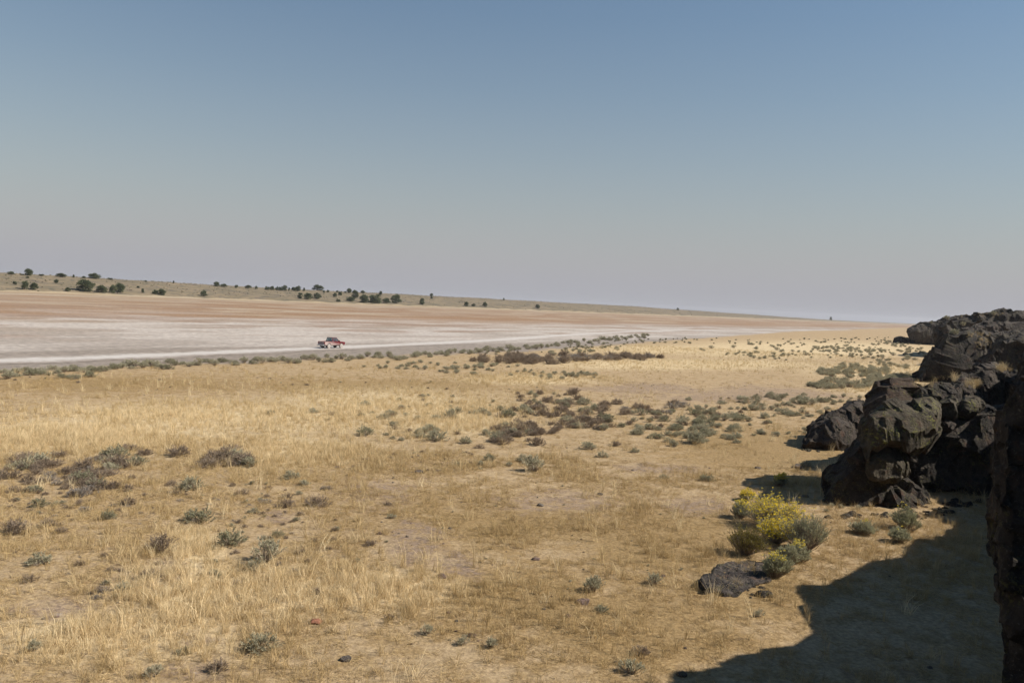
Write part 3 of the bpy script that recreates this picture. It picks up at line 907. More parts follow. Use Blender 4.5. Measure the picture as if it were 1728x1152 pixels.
patch(blob([(175, 800, 70, 30), (140, 812, 55, 24), (205, 775, 45, 14), (40, 808, 50, 24), (60, 785, 40, 18)], 40), (30, 50), 'bbbg', 'of the dense thicket at the left edge of the field', 'left thicket of dry sagebrush')
patch([(352, 782), (372, 778), (392, 776), (405, 784), (425, 788), (340, 790), (382, 768), (298, 770)], (40, 58), 'bbg', 'in the small clump right of the left thicket', 'small clump in the tall straw')
patch(blob([(900, 705, 60, 26), (870, 730, 40, 16), (960, 700, 50, 22), (1000, 715, 40, 12), (930, 675, 60, 12), (845, 745, 25, 8)], 56), (20, 36), 'bbbg', 'of the dense thicket in the middle of the field', 'central thicket of dry sagebrush')
patch(blob([(1060, 690, 60, 9), (1090, 700, 40, 9), (1140, 690, 20, 6)], 14), (22, 34), 'bba', 'in the row right of the central thicket', 'dark row right of the central thicket')
patch(blob([(1120, 715, 80, 24), (1200, 700, 80, 28), (1270, 692, 80, 24), (1070, 735, 60, 16), (1340, 685, 60, 18), (1180, 735, 70, 14)], 66), (17, 30), 'ggp', 'of the loose patch between central thicket and boulder', 'green patch before the boulder')
patch(blob([(720, 735, 20, 10), (790, 705, 50, 14), (640, 705, 60, 14), (690, 690, 90, 10), (800, 680, 60, 10)], 14), (18, 30), 'gp', 'in pale straw left of the central thicket', 'sagebrush in the pale straw')
band = []
for (x0, y0, x1, y1, n_) in ((0, 633, 300, 617, 40), (300, 616, 700, 603, 48), (700, 601, 900, 588, 30), (900, 587, 1100, 567, 30)):
    for k in range(n_):
        t = (k + random.random()) / n_
        sp = 5.0 - 2.2 * (x0 / 900)
        band.append((x0 + (x1 - x0) * t, y0 + (y1 - y0) * t + random.uniform(-sp, sp)))
band += [(118, 638), (150, 636), (128, 640), (100, 638), (8, 640)]
far_band = [p for p in band if p[0] >= 430]
for (px, py) in sorted(p for p in band if p[0] < 430):
    t = random.choice('ggp')
    where = 'at the left picture edge' if px < 140 else 'midway to the truck' if px < 290 else 'just left of the truck'
    place_shrub(px, py, random.uniform(18, 30) * (1 - .5 * px / 1100), t, False, f'{PLAIN[t]} sagebrush in the hedge-like band edging the lake bed, {where}', 'sagebrush band along the lake bed', .8)

# rabbitbrush by the slab
def rabbit(px, py, w, hgt, seed, fl, label, leaf_m=None, name='rabbitbrush', dens=1.35):
    g = ground(px, py)
    R = w * g.y / FPX / 2; Hh = hgt * g.y / FPX
    parts, _ = shrub_meshes(seed, R, Hh, int(150 * dens), 7, 7, .055, .0055, leaf_m or M_RABLEAF, M_STEM, upright=.5, flower=fl, m_fl=M_YEL, lobes=5, bare=.25, name=name)
    o = thing(name, label, 'shrub', (g.x, g.y + R * .5, h1(g.x, g.y + R * .5) - .02), 'shrubs round the rock slab')
    for nm, me in parts: link(nm, me, o)

rabbit(1316, 900, 116, 62, 301, .42, 'yellow-topped rabbitbrush at the back of the flowering group by the rock slab')
rabbit(1314, 920, 74, 54, 302, .24, 'most brightly yellow rabbitbrush in the middle of the flowering group')
rabbit(1368, 938, 96, 84, 303, 1.0, 'big grey rabbitbrush with few flowers at the right of the group')
rabbit(1262, 940, 70, 60, 304, None, 'dark olive bush left of the yellow rabbitbrush, against the rock slab', M_OLIVE, 'olive_bush')
rabbit(1312, 978, 56, 50, 305, .85, 'rabbitbrush with sparse yellow tips growing from the right end of the rock slab')
rabbit(1330, 958, 40, 46, 306, .95, 'small rabbitbrush squeezed between the slab bush and the big grey one')
rabbit(1252, 876, 44, 34, 307, .8, 'grey-green rabbitbrush left behind the yellow group')
rabbit(1262, 846, 26, 22, 308, .5, 'small yellowish rabbitbrush farthest back of the flowering group')
rabbit(1316, 822, 28, 28, 309, .6, 'lone greenish rabbitbrush on bare ground below the boulder')
rabbit(1538, 898, 58, 44, 310, 1.05, 'wispy rabbitbrush in the lit strip at the foot of the outcrop')
rabbit(1522, 918, 42, 32, 311, .95, 'straggling rabbitbrush at the shadow edge before the outcrop')
rabbit(1462, 905, 46, 26, 312, 1.1, 'low grey rabbitbrush left in the lit strip before the outcrop')
rabbit(1352, 950, 40, 40, 313, .8, 'grey rabbitbrush at the foot of the big grey one')

# bushes on top of the rim
bpy.context.view_layer.update()
DG = bpy.context.evaluated_depsgraph_get()
def rock_hit(px, py):
    """the rock surface seen at a pixel"""
    d = ray(px, py).normalized()
    ok, loc, nrm, _, ob, _ = scene.ray_cast(DG, Vector((0, 0, EYE)) + d * 4, d)
    return loc if ok and ob.name.startswith(('rock_block', 'cliff')) else None
def ledge_bush(px, py, w, typ, lab, hs=1.0):
    p = None
    for k in range(14):
        p = rock_hit(px, py + k)
        if p is not None: break
    if p is None: return
    sc = w * p.y / FPX / 1.15
    o = link(NAME[typ], SH[typ, 0][1])
    o.location = (p.x, p.y, p.z - .05 * sc); o.scale = (sc, sc, sc * hs)
    tag(o, lab, 'shrub', 'bushes on the rim')
ledge_bush(1600, 538, 17, 'g', 'round bush on the skyline of the far headland')
ledge_bush(1627, 549, 18, 'g', 'yellowish bush on the slope of the far headland')
ledge_bush(1678, 531, 18, 'g', 'bush on the headland skyline near the right edge')
ledge_bush(1614, 564, 26, 'g', 'bush growing on top of the dark promontory')
ledge_bush(1572, 545, 9, 'g', 'small bush low on the headland skyline')
ledge_tufts = []
for (cx, cy, rx, ry, n_) in ((1596, 640, 18, 5, 40), (1640, 650, 14, 6, 26), (1695, 622, 12, 6, 24), (1660, 580, 14, 8, 40), (1635, 532, 60, 4, 60), (1560, 650, 16, 5, 14), (1650, 565, 20, 4, 30)):
    for _ in range(n_):
        p = rock_hit(cx + random.uniform(-rx, rx), cy + random.uniform(-ry, ry))
        if p is not None: ledge_tufts.append(tuple(p))

# ------------------------------------------------------------------ junipers
M_JUN = leaf_material('juniper_foliage', (.075, .092, .045), (.125, .14, .07), .25, .3)
M_BARK = simple('juniper_bark', (.14, .10, .075), .9, .3, 3)
def juniper(seed, form):
    r = random.Random(seed)
    tv, tf, lv, lf = [], [], [], []
    top = .62
    tube(tv, tf, Vector((0, 0, -.03)), Vector((r.uniform(-.03, .03), 0, .3)), .045, .032, 7)
    tube(tv, tf, Vector((0, 0, .28)), Vector((r.uniform(-.04, .04), 0, top + .1)), .032, .012, 6)
    nb = 30
    for k in range(nb):
        z = r.uniform(.03, .95)
        if form == 'cone': rad_ = .46 * (1 - z) ** .7 + .03
        elif form == 'dome': rad_ = .47 * math.sqrt(max(0.02, 1 - ((z - .35) / .66) ** 2))
        else: rad_ = .45 * math.sqrt(max(.02, 1 - ((z - .5) / .52) ** 2))
        a = r.uniform(0, 6.283); q = rad_ * math.sqrt(r.uniform(.15, 1)) * .82
        c = Vector((q * math.cos(a), q * math.sin(a), z * .92))
        tube(tv, tf, Vector((0, 0, max(.06, z * .55))), c, .012, .004, 4)
        br = r.uniform(.09, .18)
        for j in range(95):
            v = Vector((r.gauss(0, 1), r.gauss(0, 1), r.gauss(0, .8))).normalized() * br * r.uniform(.55, 1.05)
            d = (v.normalized() + Vector((0, 0, .6)) + Vector((r.uniform(-.5, .5), r.uniform(-.5, .5), 0))).normalized()
            p = c + v
            if p.z < .02: p.z = .02 + r.random() * .04
            leaf(lv, lf, p, d, .075 * r.uniform(.6, 1.3), .022, r)
    return mesh_of('juniper_trunk', tv, tf, (M_BARK,)), mesh_of('juniper_crown', lv, lf, (M_JUN,))
JUN = {'cone': [juniper(400, 'cone'), juniper(401, 'cone')], 'dome': [juniper(402, 'dome'), juniper(403, 'dome'), juniper(405, 'dome')], 'round': [juniper(404, 'round'), juniper(406, 'round')]}

sky_trees = [(19, 460, 12, 5), (49, 461.5, 15, 11), (37.5, 461, 6.5, 2.6), (70, 462, 9.5, 3), (103, 464, 17, 6.5), (124, 465, 5, 5), (142, 466, 7.5, 3.4), (159, 467, 20, 9.5), (186, 468.5, 10, 3),
             (293, 474, 4, 4.2), (246, 472.5, 4, 3), (366, 478, 11, 7.5), (378, 478.5, 12, 5.2), (399, 480, 6, 5), (419, 481, 11.5, 5.5), (432.5, 482, 4.8, 6), (451, 483, 9, 6), (459, 483, 9, 6.5),
             (468, 484, 4.2, 6.8), (474, 486, 9, 7), (481, 486, 10, 8.5), (488, 485.5, 4.5, 5.5), (496, 487, 9, 6.5), (503, 487.5, 10, 9), (513, 488, 5, 6), (536, 490, 20, 9), (553.5, 489.5, 5, 4),
             (569, 490.5, 4.5, 3.4), (589, 491, 9, 7.5), (583, 491, 5, 2.6), (612, 495, 7.5, 5), (642, 497.5, 7, 7), (728, 499.5, 6, 4.5), (850, 506.5, 4, 3.6), (1143.5, 523.5, 5, 4), (1402, 540, 5, 6)]
slope_trees = [(25, 480.5, 7, 6), (42, 488.5, 12, 14.5), (57.5, 489, 13, 12), (46.5, 469.5, 6, 3.4), (95, 477.5, 7.5, 6.5), (114.5, 491.5, 9.5, 6.5), (144, 490.5, 31, 18), (171.5, 494, 18, 12.5),
               (191, 494.5, 13, 13), (203, 492.5, 18, 14), (240.5, 494, 6.5, 7), (233, 486, 5, 3.5), (262, 496, 11, 7), (273, 497.5, 14, 9.5), (344, 500, 11, 9.5), (466, 488.8, 5, 3.4),
               (506.5, 503.5, 10, 9), (520, 505, 16, 10.5), (535, 504, 13, 10), (570.5, 509, 8, 4.5), (565, 501, 8, 6.5), (574, 498, 7.5, 6.5), (599, 502.5, 13, 12), (592, 508, 16, 7.5), (615, 510.5, 18, 12.5),
               (633, 511.5, 23, 15), (652, 511.5, 14, 8), (668.5, 511.5, 18, 14), (712, 513.5, 9.5, 10), (546.5, 494, 5, 4.2), (598, 493, 4, 4), (728, 503.8, 5, 4.5), (786.5, 516.5, 9, 7), (799, 517, 7, 5), (818, 517.5, 8, 8), (907, 520.5, 8, 7)]
def ordinal(n):
    return f"{n}{'th' if 10 < n % 100 < 14 else {1: 'st', 2: 'nd', 3: 'rd'}.get(n % 10, 'th')}"
def shape_word(w, h):
    return ('broad ' if w > 1.5 * h else 'tall narrow ' if h > 1.15 * w else 'rounded ')
def plant_trees(lst, where, skyline):
    biggest = max(lst, key=lambda q: q[2] * q[3])
    for i, (px, py, w, hgt) in enumerate(sorted(lst)):
        g = ground(px, py)
        s = su(g.x, g.y)[0] if g else 1e9
        if g is None or s > 760 or (skyline and s < 560):
            best = None                                           # on the crest of the hill in this direction
            r = ray(px, py)
            for d in np.geomspace(300, 4200, 500):
                if su(r.x * d, d)[0] > 655:
                    best = Vector((r.x * d, d, h1(r.x * d, d))); break
            g = best or at(px, py, 2600)
        form = 'cone' if hgt > .95 * w and w < 8 else 'dome' if w > 1.2 * hgt else random.choice(['dome', 'round'])
        tr, cr = random.choice(JUN[form])
        size = 'large ' if hgt >= 9 else 'small ' if hgt < 5 else ''
        o = thing('juniper_tree', f"{size}{shape_word(w, hgt)}dark green juniper {where}, {ordinal(i + 1)} from left", 'tree', g, 'junipers of the far hill')
        ws, hs_ = w * g.y / FPX * 1.05, hgt * g.y / FPX * 1.05
        o.scale = (ws, ws, hs_); o.rotation_euler.z = random.random() * 6.28
        link('trunk', tr, o); link('crown', cr, o)
plant_trees(sky_trees, 'on the far hill skyline', True)
plant_trees(slope_trees, 'on the far hill slope', False)

# ------------------------------------------------------------------ pickup truck (x forward, y left, z up)
def paint_material():
    N = NT('dusty_red_paint')
    tc = N.n('ShaderNodeTexCoord').outputs['Object']
    sep = N.n('ShaderNodeSeparateXYZ', {0: tc})
    nz = N.noise(tc, 2.2, 4, .6)
    f = N.math('ADD', N.mr(sep.outputs['Z'], 1.25, .45, 0, 1.0, False), N.mr(sep.outputs['X'], 1.6, -2.0, -.45, .5, False))
    f = N.math('ADD', f, N.math('MULTIPLY', N.math('SUBTRACT', nz, .5), .5))
    f = N.mr(f, .05, 1.1)
    N.color(N.mix(f, (.115, .010, .015), (.35, .265, .24)))
    N.set(N.b.inputs['Roughness'], N.mr(f, 0, .6, .3, .9))
    N.b.inputs['Specular IOR Level'].default_value = .5
    return N.mat
def glass_material():
    N = NT('window_glass')
    t = N.n('ShaderNodeBsdfTransparent', {'Color': (.72, .76, .74, 1)})
    g = N.n('ShaderNodeBsdfGlossy', {'Color': (.9, .9, .9, 1), 'Roughness': .05})
    mx = N.n('ShaderNodeMixShader', {0: .14, 1: t.outputs[0], 2: g.outputs[0]})
    N.t.links.new(mx.outputs[0], N.t.nodes['Material Output'].inputs['Surface'])
    return N.mat
M_PAINT, M_GLASS = paint_material(), glass_material()
M_DARK = simple('black_trim', (.02, .02, .022), .6, .2, 8, .4)
M_TYRE = simple('dusty_tyre', (.26, .225, .20), .95, .25, 7)
M_RIM = simple('dusty_white_rim', (.43, .39, .355), .6, .15, 9, .4)
M_CHROME = simple('dusty_chrome', (.62, .62, .62), .35, .12, 5, .5, 0, .7)
M_LAMP = simple('red_lamp_lens', (.30, .02, .02), .25, .1, 9, .5)
M_HEAD = simple('headlamp_lens', (.75, .72, .66), .2, .1, 9, .6)
M_SEAT = simple('seat_cloth', (.035, .033, .036), .9, .2, 9)

def prism(bm, poly, y0, y1, bev=0.0):
    a = [bm.verts.new((x, y0, z)) for x, z in poly]
    b = [bm.verts.new((x, y1, z)) for x, z in poly]
    n = len(poly)
    for k in range(n): bm.faces.new((a[k], a[(k + 1) % n], b[(k + 1) % n], b[k]))
    bm.faces.new(a[::-1]); bm.faces.new(b)
def boxm(bm, x0, x1, y0, y1, z0, z1):
    prism(bm, [(x0, z0), (x1, z0), (x1, z1), (x0, z1)], y0, y1)
def finish(name, bm, mat, parent, bevel=.0):
    bmesh.ops.recalc_face_normals(bm, faces=bm.faces)
    if bevel:
        bmesh.ops.bevel(bm, geom=[e for e in bm.edges if e.calc_face_angle(0) > .6], offset=bevel, segments=2, affect='EDGES', profile=.6)
    me = bpy.data.meshes.new(name); bm.to_mesh(me); bm.free(); me.materials.append(mat)
    return link(name, me, parent)
def panel(name, quad, th, mat, parent):
    bm = bmesh.new()
    q = [Vector(v) for v in quad]
    nrm = (q[1] - q[0]).cross(q[2] - q[0]).normalized() * th / 2
    a = [bm.verts.new(v + nrm) for v in q]; b = [bm.verts.new(v - nrm) for v in q]
    n = len(q)
    bm.faces.new(a); bm.faces.new(b[::-1])
    for k in range(n): bm.faces.new((a[k], b[k], b[(k + 1) % n], a[(k + 1) % n]))
    return finish(name, bm, mat, parent)
def arch(cx, cz, r, zb, n=9):
    a0 = math.asin((zb - cz) / r)
    return [(cx + r * math.cos(t), cz + r * math.sin(t)) for t in np.linspace(math.pi - a0, a0, n)]

tg = ground(559.5, 587.3)
truck = thing('pickup_truck', 'dusty red extended-cab pickup truck driving along the white lake-bed track', 'truck', (tg.x, tg.y, tg.z + .03))
HEAD = math.radians(57)
truck.rotation_euler.z = HEAD
truck.scale = (.88, .88, .95)
ZB, RX, FX = .52, -1.42, 1.55
bm = bmesh.new()
prism(bm, [(-.62, ZB)] + arch(FX, .40, .47, ZB) + [(2.2, ZB), (2.42, .60), (2.45, .86), (2.38, 1.00), (1.25, 1.10), (1.02, 1.14), (-.62, 1.14)], -.84, .84)
finish('body', bm, M_PAINT, truck, .03)
bm = bmesh.new(); boxm(bm, -.5, 2.25, -.58, .58, .40, .75); finish('chassis', bm, M_DARK, truck)
bm = bmesh.new(); boxm(bm, -2.35, -.5, -.55, .55, .42, .58); finish('rear_frame', bm, M_DARK, truck)
for sgn in (-1, 1):
    bm = bmesh.new()
    y0, y1 = sorted((sgn * .74, sgn * .845))
    prism(bm, [(-2.42, ZB + .06)] + arch(RX, .40, .47, ZB) + [(-.64, ZB), (-.64, 1.12), (-2.42, 1.12)], y0, y1)
    finish('bed_side', bm, M_PAINT, truck, .02)
bm = bmesh.new(); boxm(bm, -2.40, -.64, -.735, .735, .60, .66); boxm(bm, -.72, -.645, -.735, .735, .665, 1.10); finish('bed_floor', bm, M_PAINT, truck)
bm = bmesh.new(); boxm(bm, -2.47, -2.40, -.73, .73, .62, 1.11); tgt = finish('tailgate', bm, M_PAINT, truck, .015)
bm = bmesh.new(); boxm(bm, -2.485, -2.47, -.12, .12, .96, 1.02); finish('handle', bm, M_DARK, tgt)
for sgn in (-1, 1):
    y0, y1 = sorted((sgn * .735, sgn * .848))
    bm = bmesh.new(); boxm(bm, -2.475, -2.42, y0, y1, .74, 1.02); finish('tail_light', bm, M_LAMP, truck)
bm = bmesh.new(); prism(bm, [(-2.72, .46), (-2.52, .44), (-2.50, .62), (-2.72, .60)], -.80, .80); finish('rear_bumper', bm, M_CHROME, truck, .02)
bm = bmesh.new(); boxm(bm, 2.46, 2.58, -.82, .82, .52, .68); finish('front_bumper', bm, M_CHROME, truck, .03)
bm = bmesh.new(); boxm(bm, 2.452, 2.475, -.55, .55, .74, .94); finish('grille', bm, M_DARK, truck)
for sgn in (-1, 1):
    y0, y1 = sorted((sgn * .57, sgn * .82))
    bm = bmesh.new(); boxm(bm, 2.43, 2.475, y0, y1, .76, .93); finish('headlight', bm, M_HEAD, truck, .01)
# cab above the belt line
ZR = 1.72
rf, rb = .42, -.48
bm = bmesh.new(); prism(bm, [(rb, ZR - .05), (rf, ZR - .05), (rf - .06, ZR + .01), (rb + .05, ZR + .02)], -.66, .66); finish('roof', bm, M_PAINT, truck, .02)
def bar(name, a, b, w, parent=truck, mat=M_PAINT):
    vs_, fs_ = [], []
    a, b = Vector(a), Vector(b)
    tube(vs_, fs_, a, b, w, w, 6)
    return link(name, mesh_of(name, vs_, fs_, (mat,)), parent)
for sgn in (-1, 1):
    bar('windscreen_pillar', (1.06, sgn * .76, 1.12), (rf, sgn * .64, ZR - .02), .045)
    bar('door_pillar', (.10, sgn * .80, 1.12), (.06, sgn * .665, ZR - .02), .06)
    panel('corner_panel', [(-.60, sgn * .795, 1.13), (-.42, sgn * .80, 1.13), (-.36, sgn * .665, ZR - .03), (-.50, sgn * .655, ZR - .03)], .05, M_PAINT, truck)
    panel('quarter_window', [(-.42, sgn * .80, 1.14), (.06, sgn * .80, 1.14), (.03, sgn * .668, ZR - .05), (-.36, sgn * .665, ZR - .05)], .012, M_GLASS, truck)
    panel('door_window', [(.14, sgn * .80, 1.14), (1.02, sgn * .77, 1.14), (rf - .02, sgn * .655, ZR - .05), (.10, sgn * .668, ZR - .05)], .012, M_GLASS, truck)
    y0, y1 = sorted((sgn * .838, sgn * .852))
    bm = bmesh.new(); boxm(bm, .12, 1.04, y0, y1, ZB + .07, 1.10); dr = finish('door', bm, M_PAINT, truck, .006)
    y0, y1 = sorted((sgn * .853, sgn * .875))
    bm = bmesh.new(); boxm(bm, .18, .34, y0, y1, .98, 1.02); finish('handle', bm, M_DARK, dr)
    y0, y1 = sorted((sgn * .84, sgn * 1.00))
    bm = bmesh.new(); boxm(bm, .92, 1.0, y0, y1, 1.10, 1.25); finish('mirror', bm, M_DARK, truck, .015)
    for (sx, cl_) in ((.15, 0),):
        bm = bmesh.new(); yc = sgn * .38
        boxm(bm, -.02, .12, yc - .22, yc + .22, 1.13, 1.36); boxm(bm, .0, .08, yc - .11, yc + .11, 1.36, 1.54)
        finish('seat', bm, M_SEAT, truck, .02)
    for (wx) in (RX, FX):
        bm = bmesh.new()
        bmesh.ops.create_cone(bm, cap_ends=True, segments=28, radius1=.385, radius2=.385, depth=.25, matrix=Matrix.Translation((wx, sgn * .73, .385)) @ Matrix.Rotation(math.pi / 2, 4, 'X'))
        wh = finish('wheel', bm, M_TYRE, truck, .03)
        bm = bmesh.new()
        bmesh.ops.create_cone(bm, cap_ends=True, segments=24, radius1=.235, radius2=.235, depth=.03, matrix=Matrix.Translation((wx, sgn * .862, .385)) @ Matrix.Rotation(math.pi / 2, 4, 'X'))
        finish('rim', bm, M_RIM, wh, .008)
        bm = bmesh.new()
        bmesh.ops.create_cone(bm, cap_ends=True, segments=16, radius1=.07, radius2=.06, depth=.04, matrix=Matrix.Translation((wx, sgn * .885, .385)) @ Matrix.Rotation(math.pi / 2, 4, 'X'))
        finish('hub_cap', bm, M_DARK, wh)
panel('windscreen', [(1.07, .74, 1.13), (1.07, -.74, 1.13), (rf + .01, -.63, ZR - .04), (rf + .01, .63, ZR - .04)], .012, M_GLASS, truck)
panel('rear_window', [(-.60, .77, 1.17), (-.60, -.77, 1.17), (-.50, -.64, ZR - .06), (-.50, .64, ZR - .06)], .012, M_GLASS, truck)
bar('rear_window_divider', (-.61, .26, 1.14), (-.51, .22, ZR - .02), .03, truck, M_DARK)
for a in (RX, FX):
    bm = bmesh.new()
    bmesh.ops.create_cone(bm, cap_ends=True, segments=12, radius1=.06, radius2=.06, depth=1.2, matrix=Matrix.Translation((a, 0, .385)) @ Matrix.Rotation(math.pi / 2, 4, 'X'))
    finish('axle', bm, M_DARK, truck)
# mud flaps and exhaust low behind the rear wheels
for sgn in (-1, 1):
    y0, y1 = sorted((sgn * .60, sgn * .84))
    bm = bmesh.new(); boxm(bm, -1.99, -1.97, y0, y1, .22, .56); finish('mud_flap', bm, M_DARK, truck)

# ------------------------------------------------------------------ scattered stuff by geometry nodes
def scatter(name, pts, scale, rot, idx, tint, protos, label, cat):
    me = bpy.data.meshes.new(name)
    me.vertices.add(len(pts)); me.vertices.foreach_set('co', np.asarray(pts, np.float32).ravel())
    add_attr(me, 'sc', scale); add_attr(me, 'tint', tint)
    a = me.attributes.new('idx', 'INT', 'POINT'); a.data.foreach_set('value', np.asarray(idx, np.int32))
    a = me.attributes.new('rot', 'FLOAT_VECTOR', 'POINT'); a.data.foreach_set('vector', np.asarray(rot, np.float32).ravel())
    me.update()
    coll = bpy.data.collections.new(name + '_kinds')
    for k, pm in enumerate(protos):
        coll.objects.link(bpy.data.objects.new(f'{name}_kind_{k:02d}', pm))
    ng = bpy.data.node_groups.new(name + '_nodes', 'GeometryNodeTree')
    ng.interface.new_socket('Geometry', in_out='INPUT', socket_type='NodeSocketGeometry')
    ng.interface.new_socket('Geometry', in_out='OUTPUT', socket_type='NodeSocketGeometry')
    gi, go = ng.nodes.new('NodeGroupInput'), ng.nodes.new('NodeGroupOutput')
    ci = ng.nodes.new('GeometryNodeCollectionInfo'); ci.inputs[0].default_value = coll
    ci.inputs['Separate Children'].default_value = True; ci.inputs['Reset Children'].default_value = True
    ip = ng.nodes.new('GeometryNodeInstanceOnPoints')
    def at_(nm, ty):
        q = ng.nodes.new('GeometryNodeInputNamedAttribute'); q.data_type = ty; q.inputs['Name'].default_value = nm
        return q.outputs['Attribute']
    L = ng.links.new
    L(gi.outputs[0], ip.inputs['Points']); L(ci.outputs[0], ip.inputs['Instance'])
    ip.inputs['Pick Instance'].default_value = True
    L(at_('idx', 'INT'), ip.inputs['Instance Index']); L(at_('rot', 'FLOAT_VECTOR'), ip.inputs['Rotation']); L(at_('sc', 'FLOAT'), ip.inputs['Scale'])
    L(ip.outputs[0], go.inputs[0])
    o = link(name, me)
    md = o.modifiers.new('scatter', 'NODES'); md.node_group = ng
    tag(o, label, cat, kind='stuff')
    return o

M_STRAW = straw_material()
def tuft(seed, nbl, hgt, spread, width, lean):
    r = random.Random(seed)
    vs, fs = [], []
    for k in range(nbl):
        a = r.uniform(0, 6.283); q = spread * math.sqrt(r.random())
        b = Vector((q * math.cos(a), q * math.sin(a), -.01))
        ph = r.uniform(0, 6.283); th = r.uniform(lean[0], lean[1])
        d = Vector((math.sin(th) * math.cos(ph), math.sin(th) * math.sin(ph), math.cos(th)))
        ln = hgt * r.uniform(.5, 1.15)
        mid = b + d * ln * .55
        d2 = (d + Vector((math.cos(ph), math.sin(ph), -.5)) * r.uniform(.1, .5)).normalized()
        tip = mid + d2 * ln * .5
        tip.z = max(tip.z, .012)
        s = d.cross(Vector((r.uniform(-1, 1), r.uniform(-1, 1), .2))).normalized() * width * r.uniform(.6, 1.2)
        i = len(vs)
        vs += [b - s * .5, b + s * .5, mid + s * .45, mid - s * .45, tip]
        fs += [(i, i + 1, i + 2, i + 3), (i + 3, i + 2, i + 4)]
    return mesh_of('grass_tuft', vs, fs, (M_STRAW,))
tufts = [tuft(500 + k, 26, .34, .10, .006, (.05, .55)) for k in range(4)]            # 0-3 upright clumps
tufts += [tuft(510 + k, 24, .24, .20, .0065, (.9, 1.5)) for k in range(4)]           # 4-7 flattened straw
tufts += [tuft(520 + k, 30, .10, .16, .006, (.2, 1.2)) for k in range(3)]            # 8-10 short sward
tufts += [tuft(530 + k, 18, .55, .08, .006, (.03, .35)) for k in range(2)]           # 11-12 tall pale stalks

cliff_poly = np.array(left_edge + back_edge)
def inside(poly, x, y):
    c = np.zeros(len(x), bool); n = len(poly); j = n - 1
    for i in range(n):
        xi, yi = poly[i]; xj, yj = poly[j]
        c ^= ((yi > y) != (yj > y)) & (x < (xj - xi) * (y - yi) / (yj - yi + 1e-12) + xi)
        j = i
    return c

def candidates(n, d0, d1_, power):
    q = rng.random(n)
    d = (d0 ** power + q * (d1_ ** power - d0 ** power)) ** (1 / power)
    a = rng.uniform(-.70, .72, n)
    return d * a, d
def grass(n, d0, d1_, power, smin, smax):
    x, y = candidates(n, d0, d1_, power)
    s, u = su(x, y)
    p, dd, ol = zones(x, y)
    nz = n2(x, y, .35, 3, 31); nz2 = n2(x, y, 1.3, 2, 33); nb = n2(x, y, .09, 3, 35)
    far = sstep(35, 80, y)
    pale = np.clip(p + .35 * nz + .25 * nb, 0, 1)
    dens = np.clip(.44 + .8 * nz + .6 * nz2 + .55 * p - .45 * dd + .15 * nb, .03, 1) * np.where(y > 45, np.clip(.25 + .9 * pale, .15, 1), 1)
    keep = (rng.random(n) < dens) & (s < shore(u) - 3 + 4 * nz) & ~inside(cliff_poly, x, y)
    x, y, p, ol, nz, nz2, pale, far = [q[keep] for q in (x, y, p, ol, nz, nz2, pale, far)]
    m_ = len(x)
    r = rng.random(m_)
    idx = np.where(r < .12 + .62 * pale, rng.integers(0, 4, m_), rng.integers(4, 8, m_))
    idx = np.where((r > .55) & (ol > .3), rng.integers(8, 11, m_), idx)
    idx = np.where((rng.random(m_) < .05 + .20 * pale * (nz2 > .1)), rng.integers(11, 13, m_), idx)
    sc = rng.uniform(smin, smax, m_) * (1 + .25 * nz)
    tint = np.clip(.32 + .42 * pale + .20 * nz2 - .14 * ol + rng.normal(0, .13, m_), 0, 1)
    rot = np.stack([rng.normal(0, .12, m_), rng.normal(0, .12, m_), rng.uniform(0, 6.283, m_)], 1)
    return np.stack([x, y, height(x, y)], 1), sc, rot, idx, tint
g1 = grass(70000, 15, 46, 2.0, .6, 1.15)
g2 = grass(80000, 46, 190, 1.25, .8, 1.3)
g4 = grass(45000, 40, 100, 1.6, .8, 1.35)
def clumps(n):
    x, y = candidates(n, 16, 75, 1.7)
    p, dd, ol = zones(x, y)
    k = (rng.random(n) < .15 + .6 * p + .5 * n2(x, y, .12, 3, 77)) & ~inside(cliff_poly, x, y)
    x, y = x[k], y[k]; m_ = len(x)
    return (np.stack([x, y, height(x, y)], 1), rng.uniform(1.1, 2.0, m_), np.stack([rng.normal(0, .1, m_), rng.normal(0, .1, m_), rng.uniform(0, 6.28, m_)], 1),
            np.where(rng.random(m_) < .6, rng.integers(0, 4, m_), rng.integers(11, 13, m_)), np.clip(rng.normal(.78, .16, m_), 0, 1))
g5 = clumps(3800)
nl = len(ledge_tufts)
g3 = (np.array(ledge_tufts).reshape(-1, 3), rng.uniform(.9, 1.6, nl), np.stack([np.zeros(nl), np.zeros(nl), rng.uniform(0, 6.28, nl)], 1), rng.integers(0, 4, nl), rng.uniform(.3, .8, nl))
allg = [np.concatenate(q) for q in zip(g1, g2, g3, g4, g5)]
scatter('dry_grass', allg[0], allg[1], allg[2], allg[3], allg[4], tufts, 'dry straw-coloured grass covering the near plain', 'grass')

# loose clods and small dark stones strewn over the field
x, y = candidates(3000, 17, 170, 1.5)
s, u = su(x, y)
pz, dz_, oz = zones(x, y)
kp = (s < shore(u) - 6) & ~inside(cliff_poly, x, y) & (rng.random(len(x)) < .35 + .6 * dz_ - .25 * pz)
x, y = x[kp], y[kp]; k_ = len(x)
scatter('scattered_clods', np.stack([x, y, height(x, y) + .005], 1), np.clip(np.exp(rng.normal(-2.5, .35, k_)), .04, .13) * (1 + .004 * np.minimum(y, 90)), np.stack([np.zeros(k_), np.zeros(k_), rng.uniform(0, 6.28, k_)], 1),
        rng.integers(0, 6, k_), rng.random(k_), stone_protos[:6], 'small dark clods and stones strewn over the dry field', 'stones')

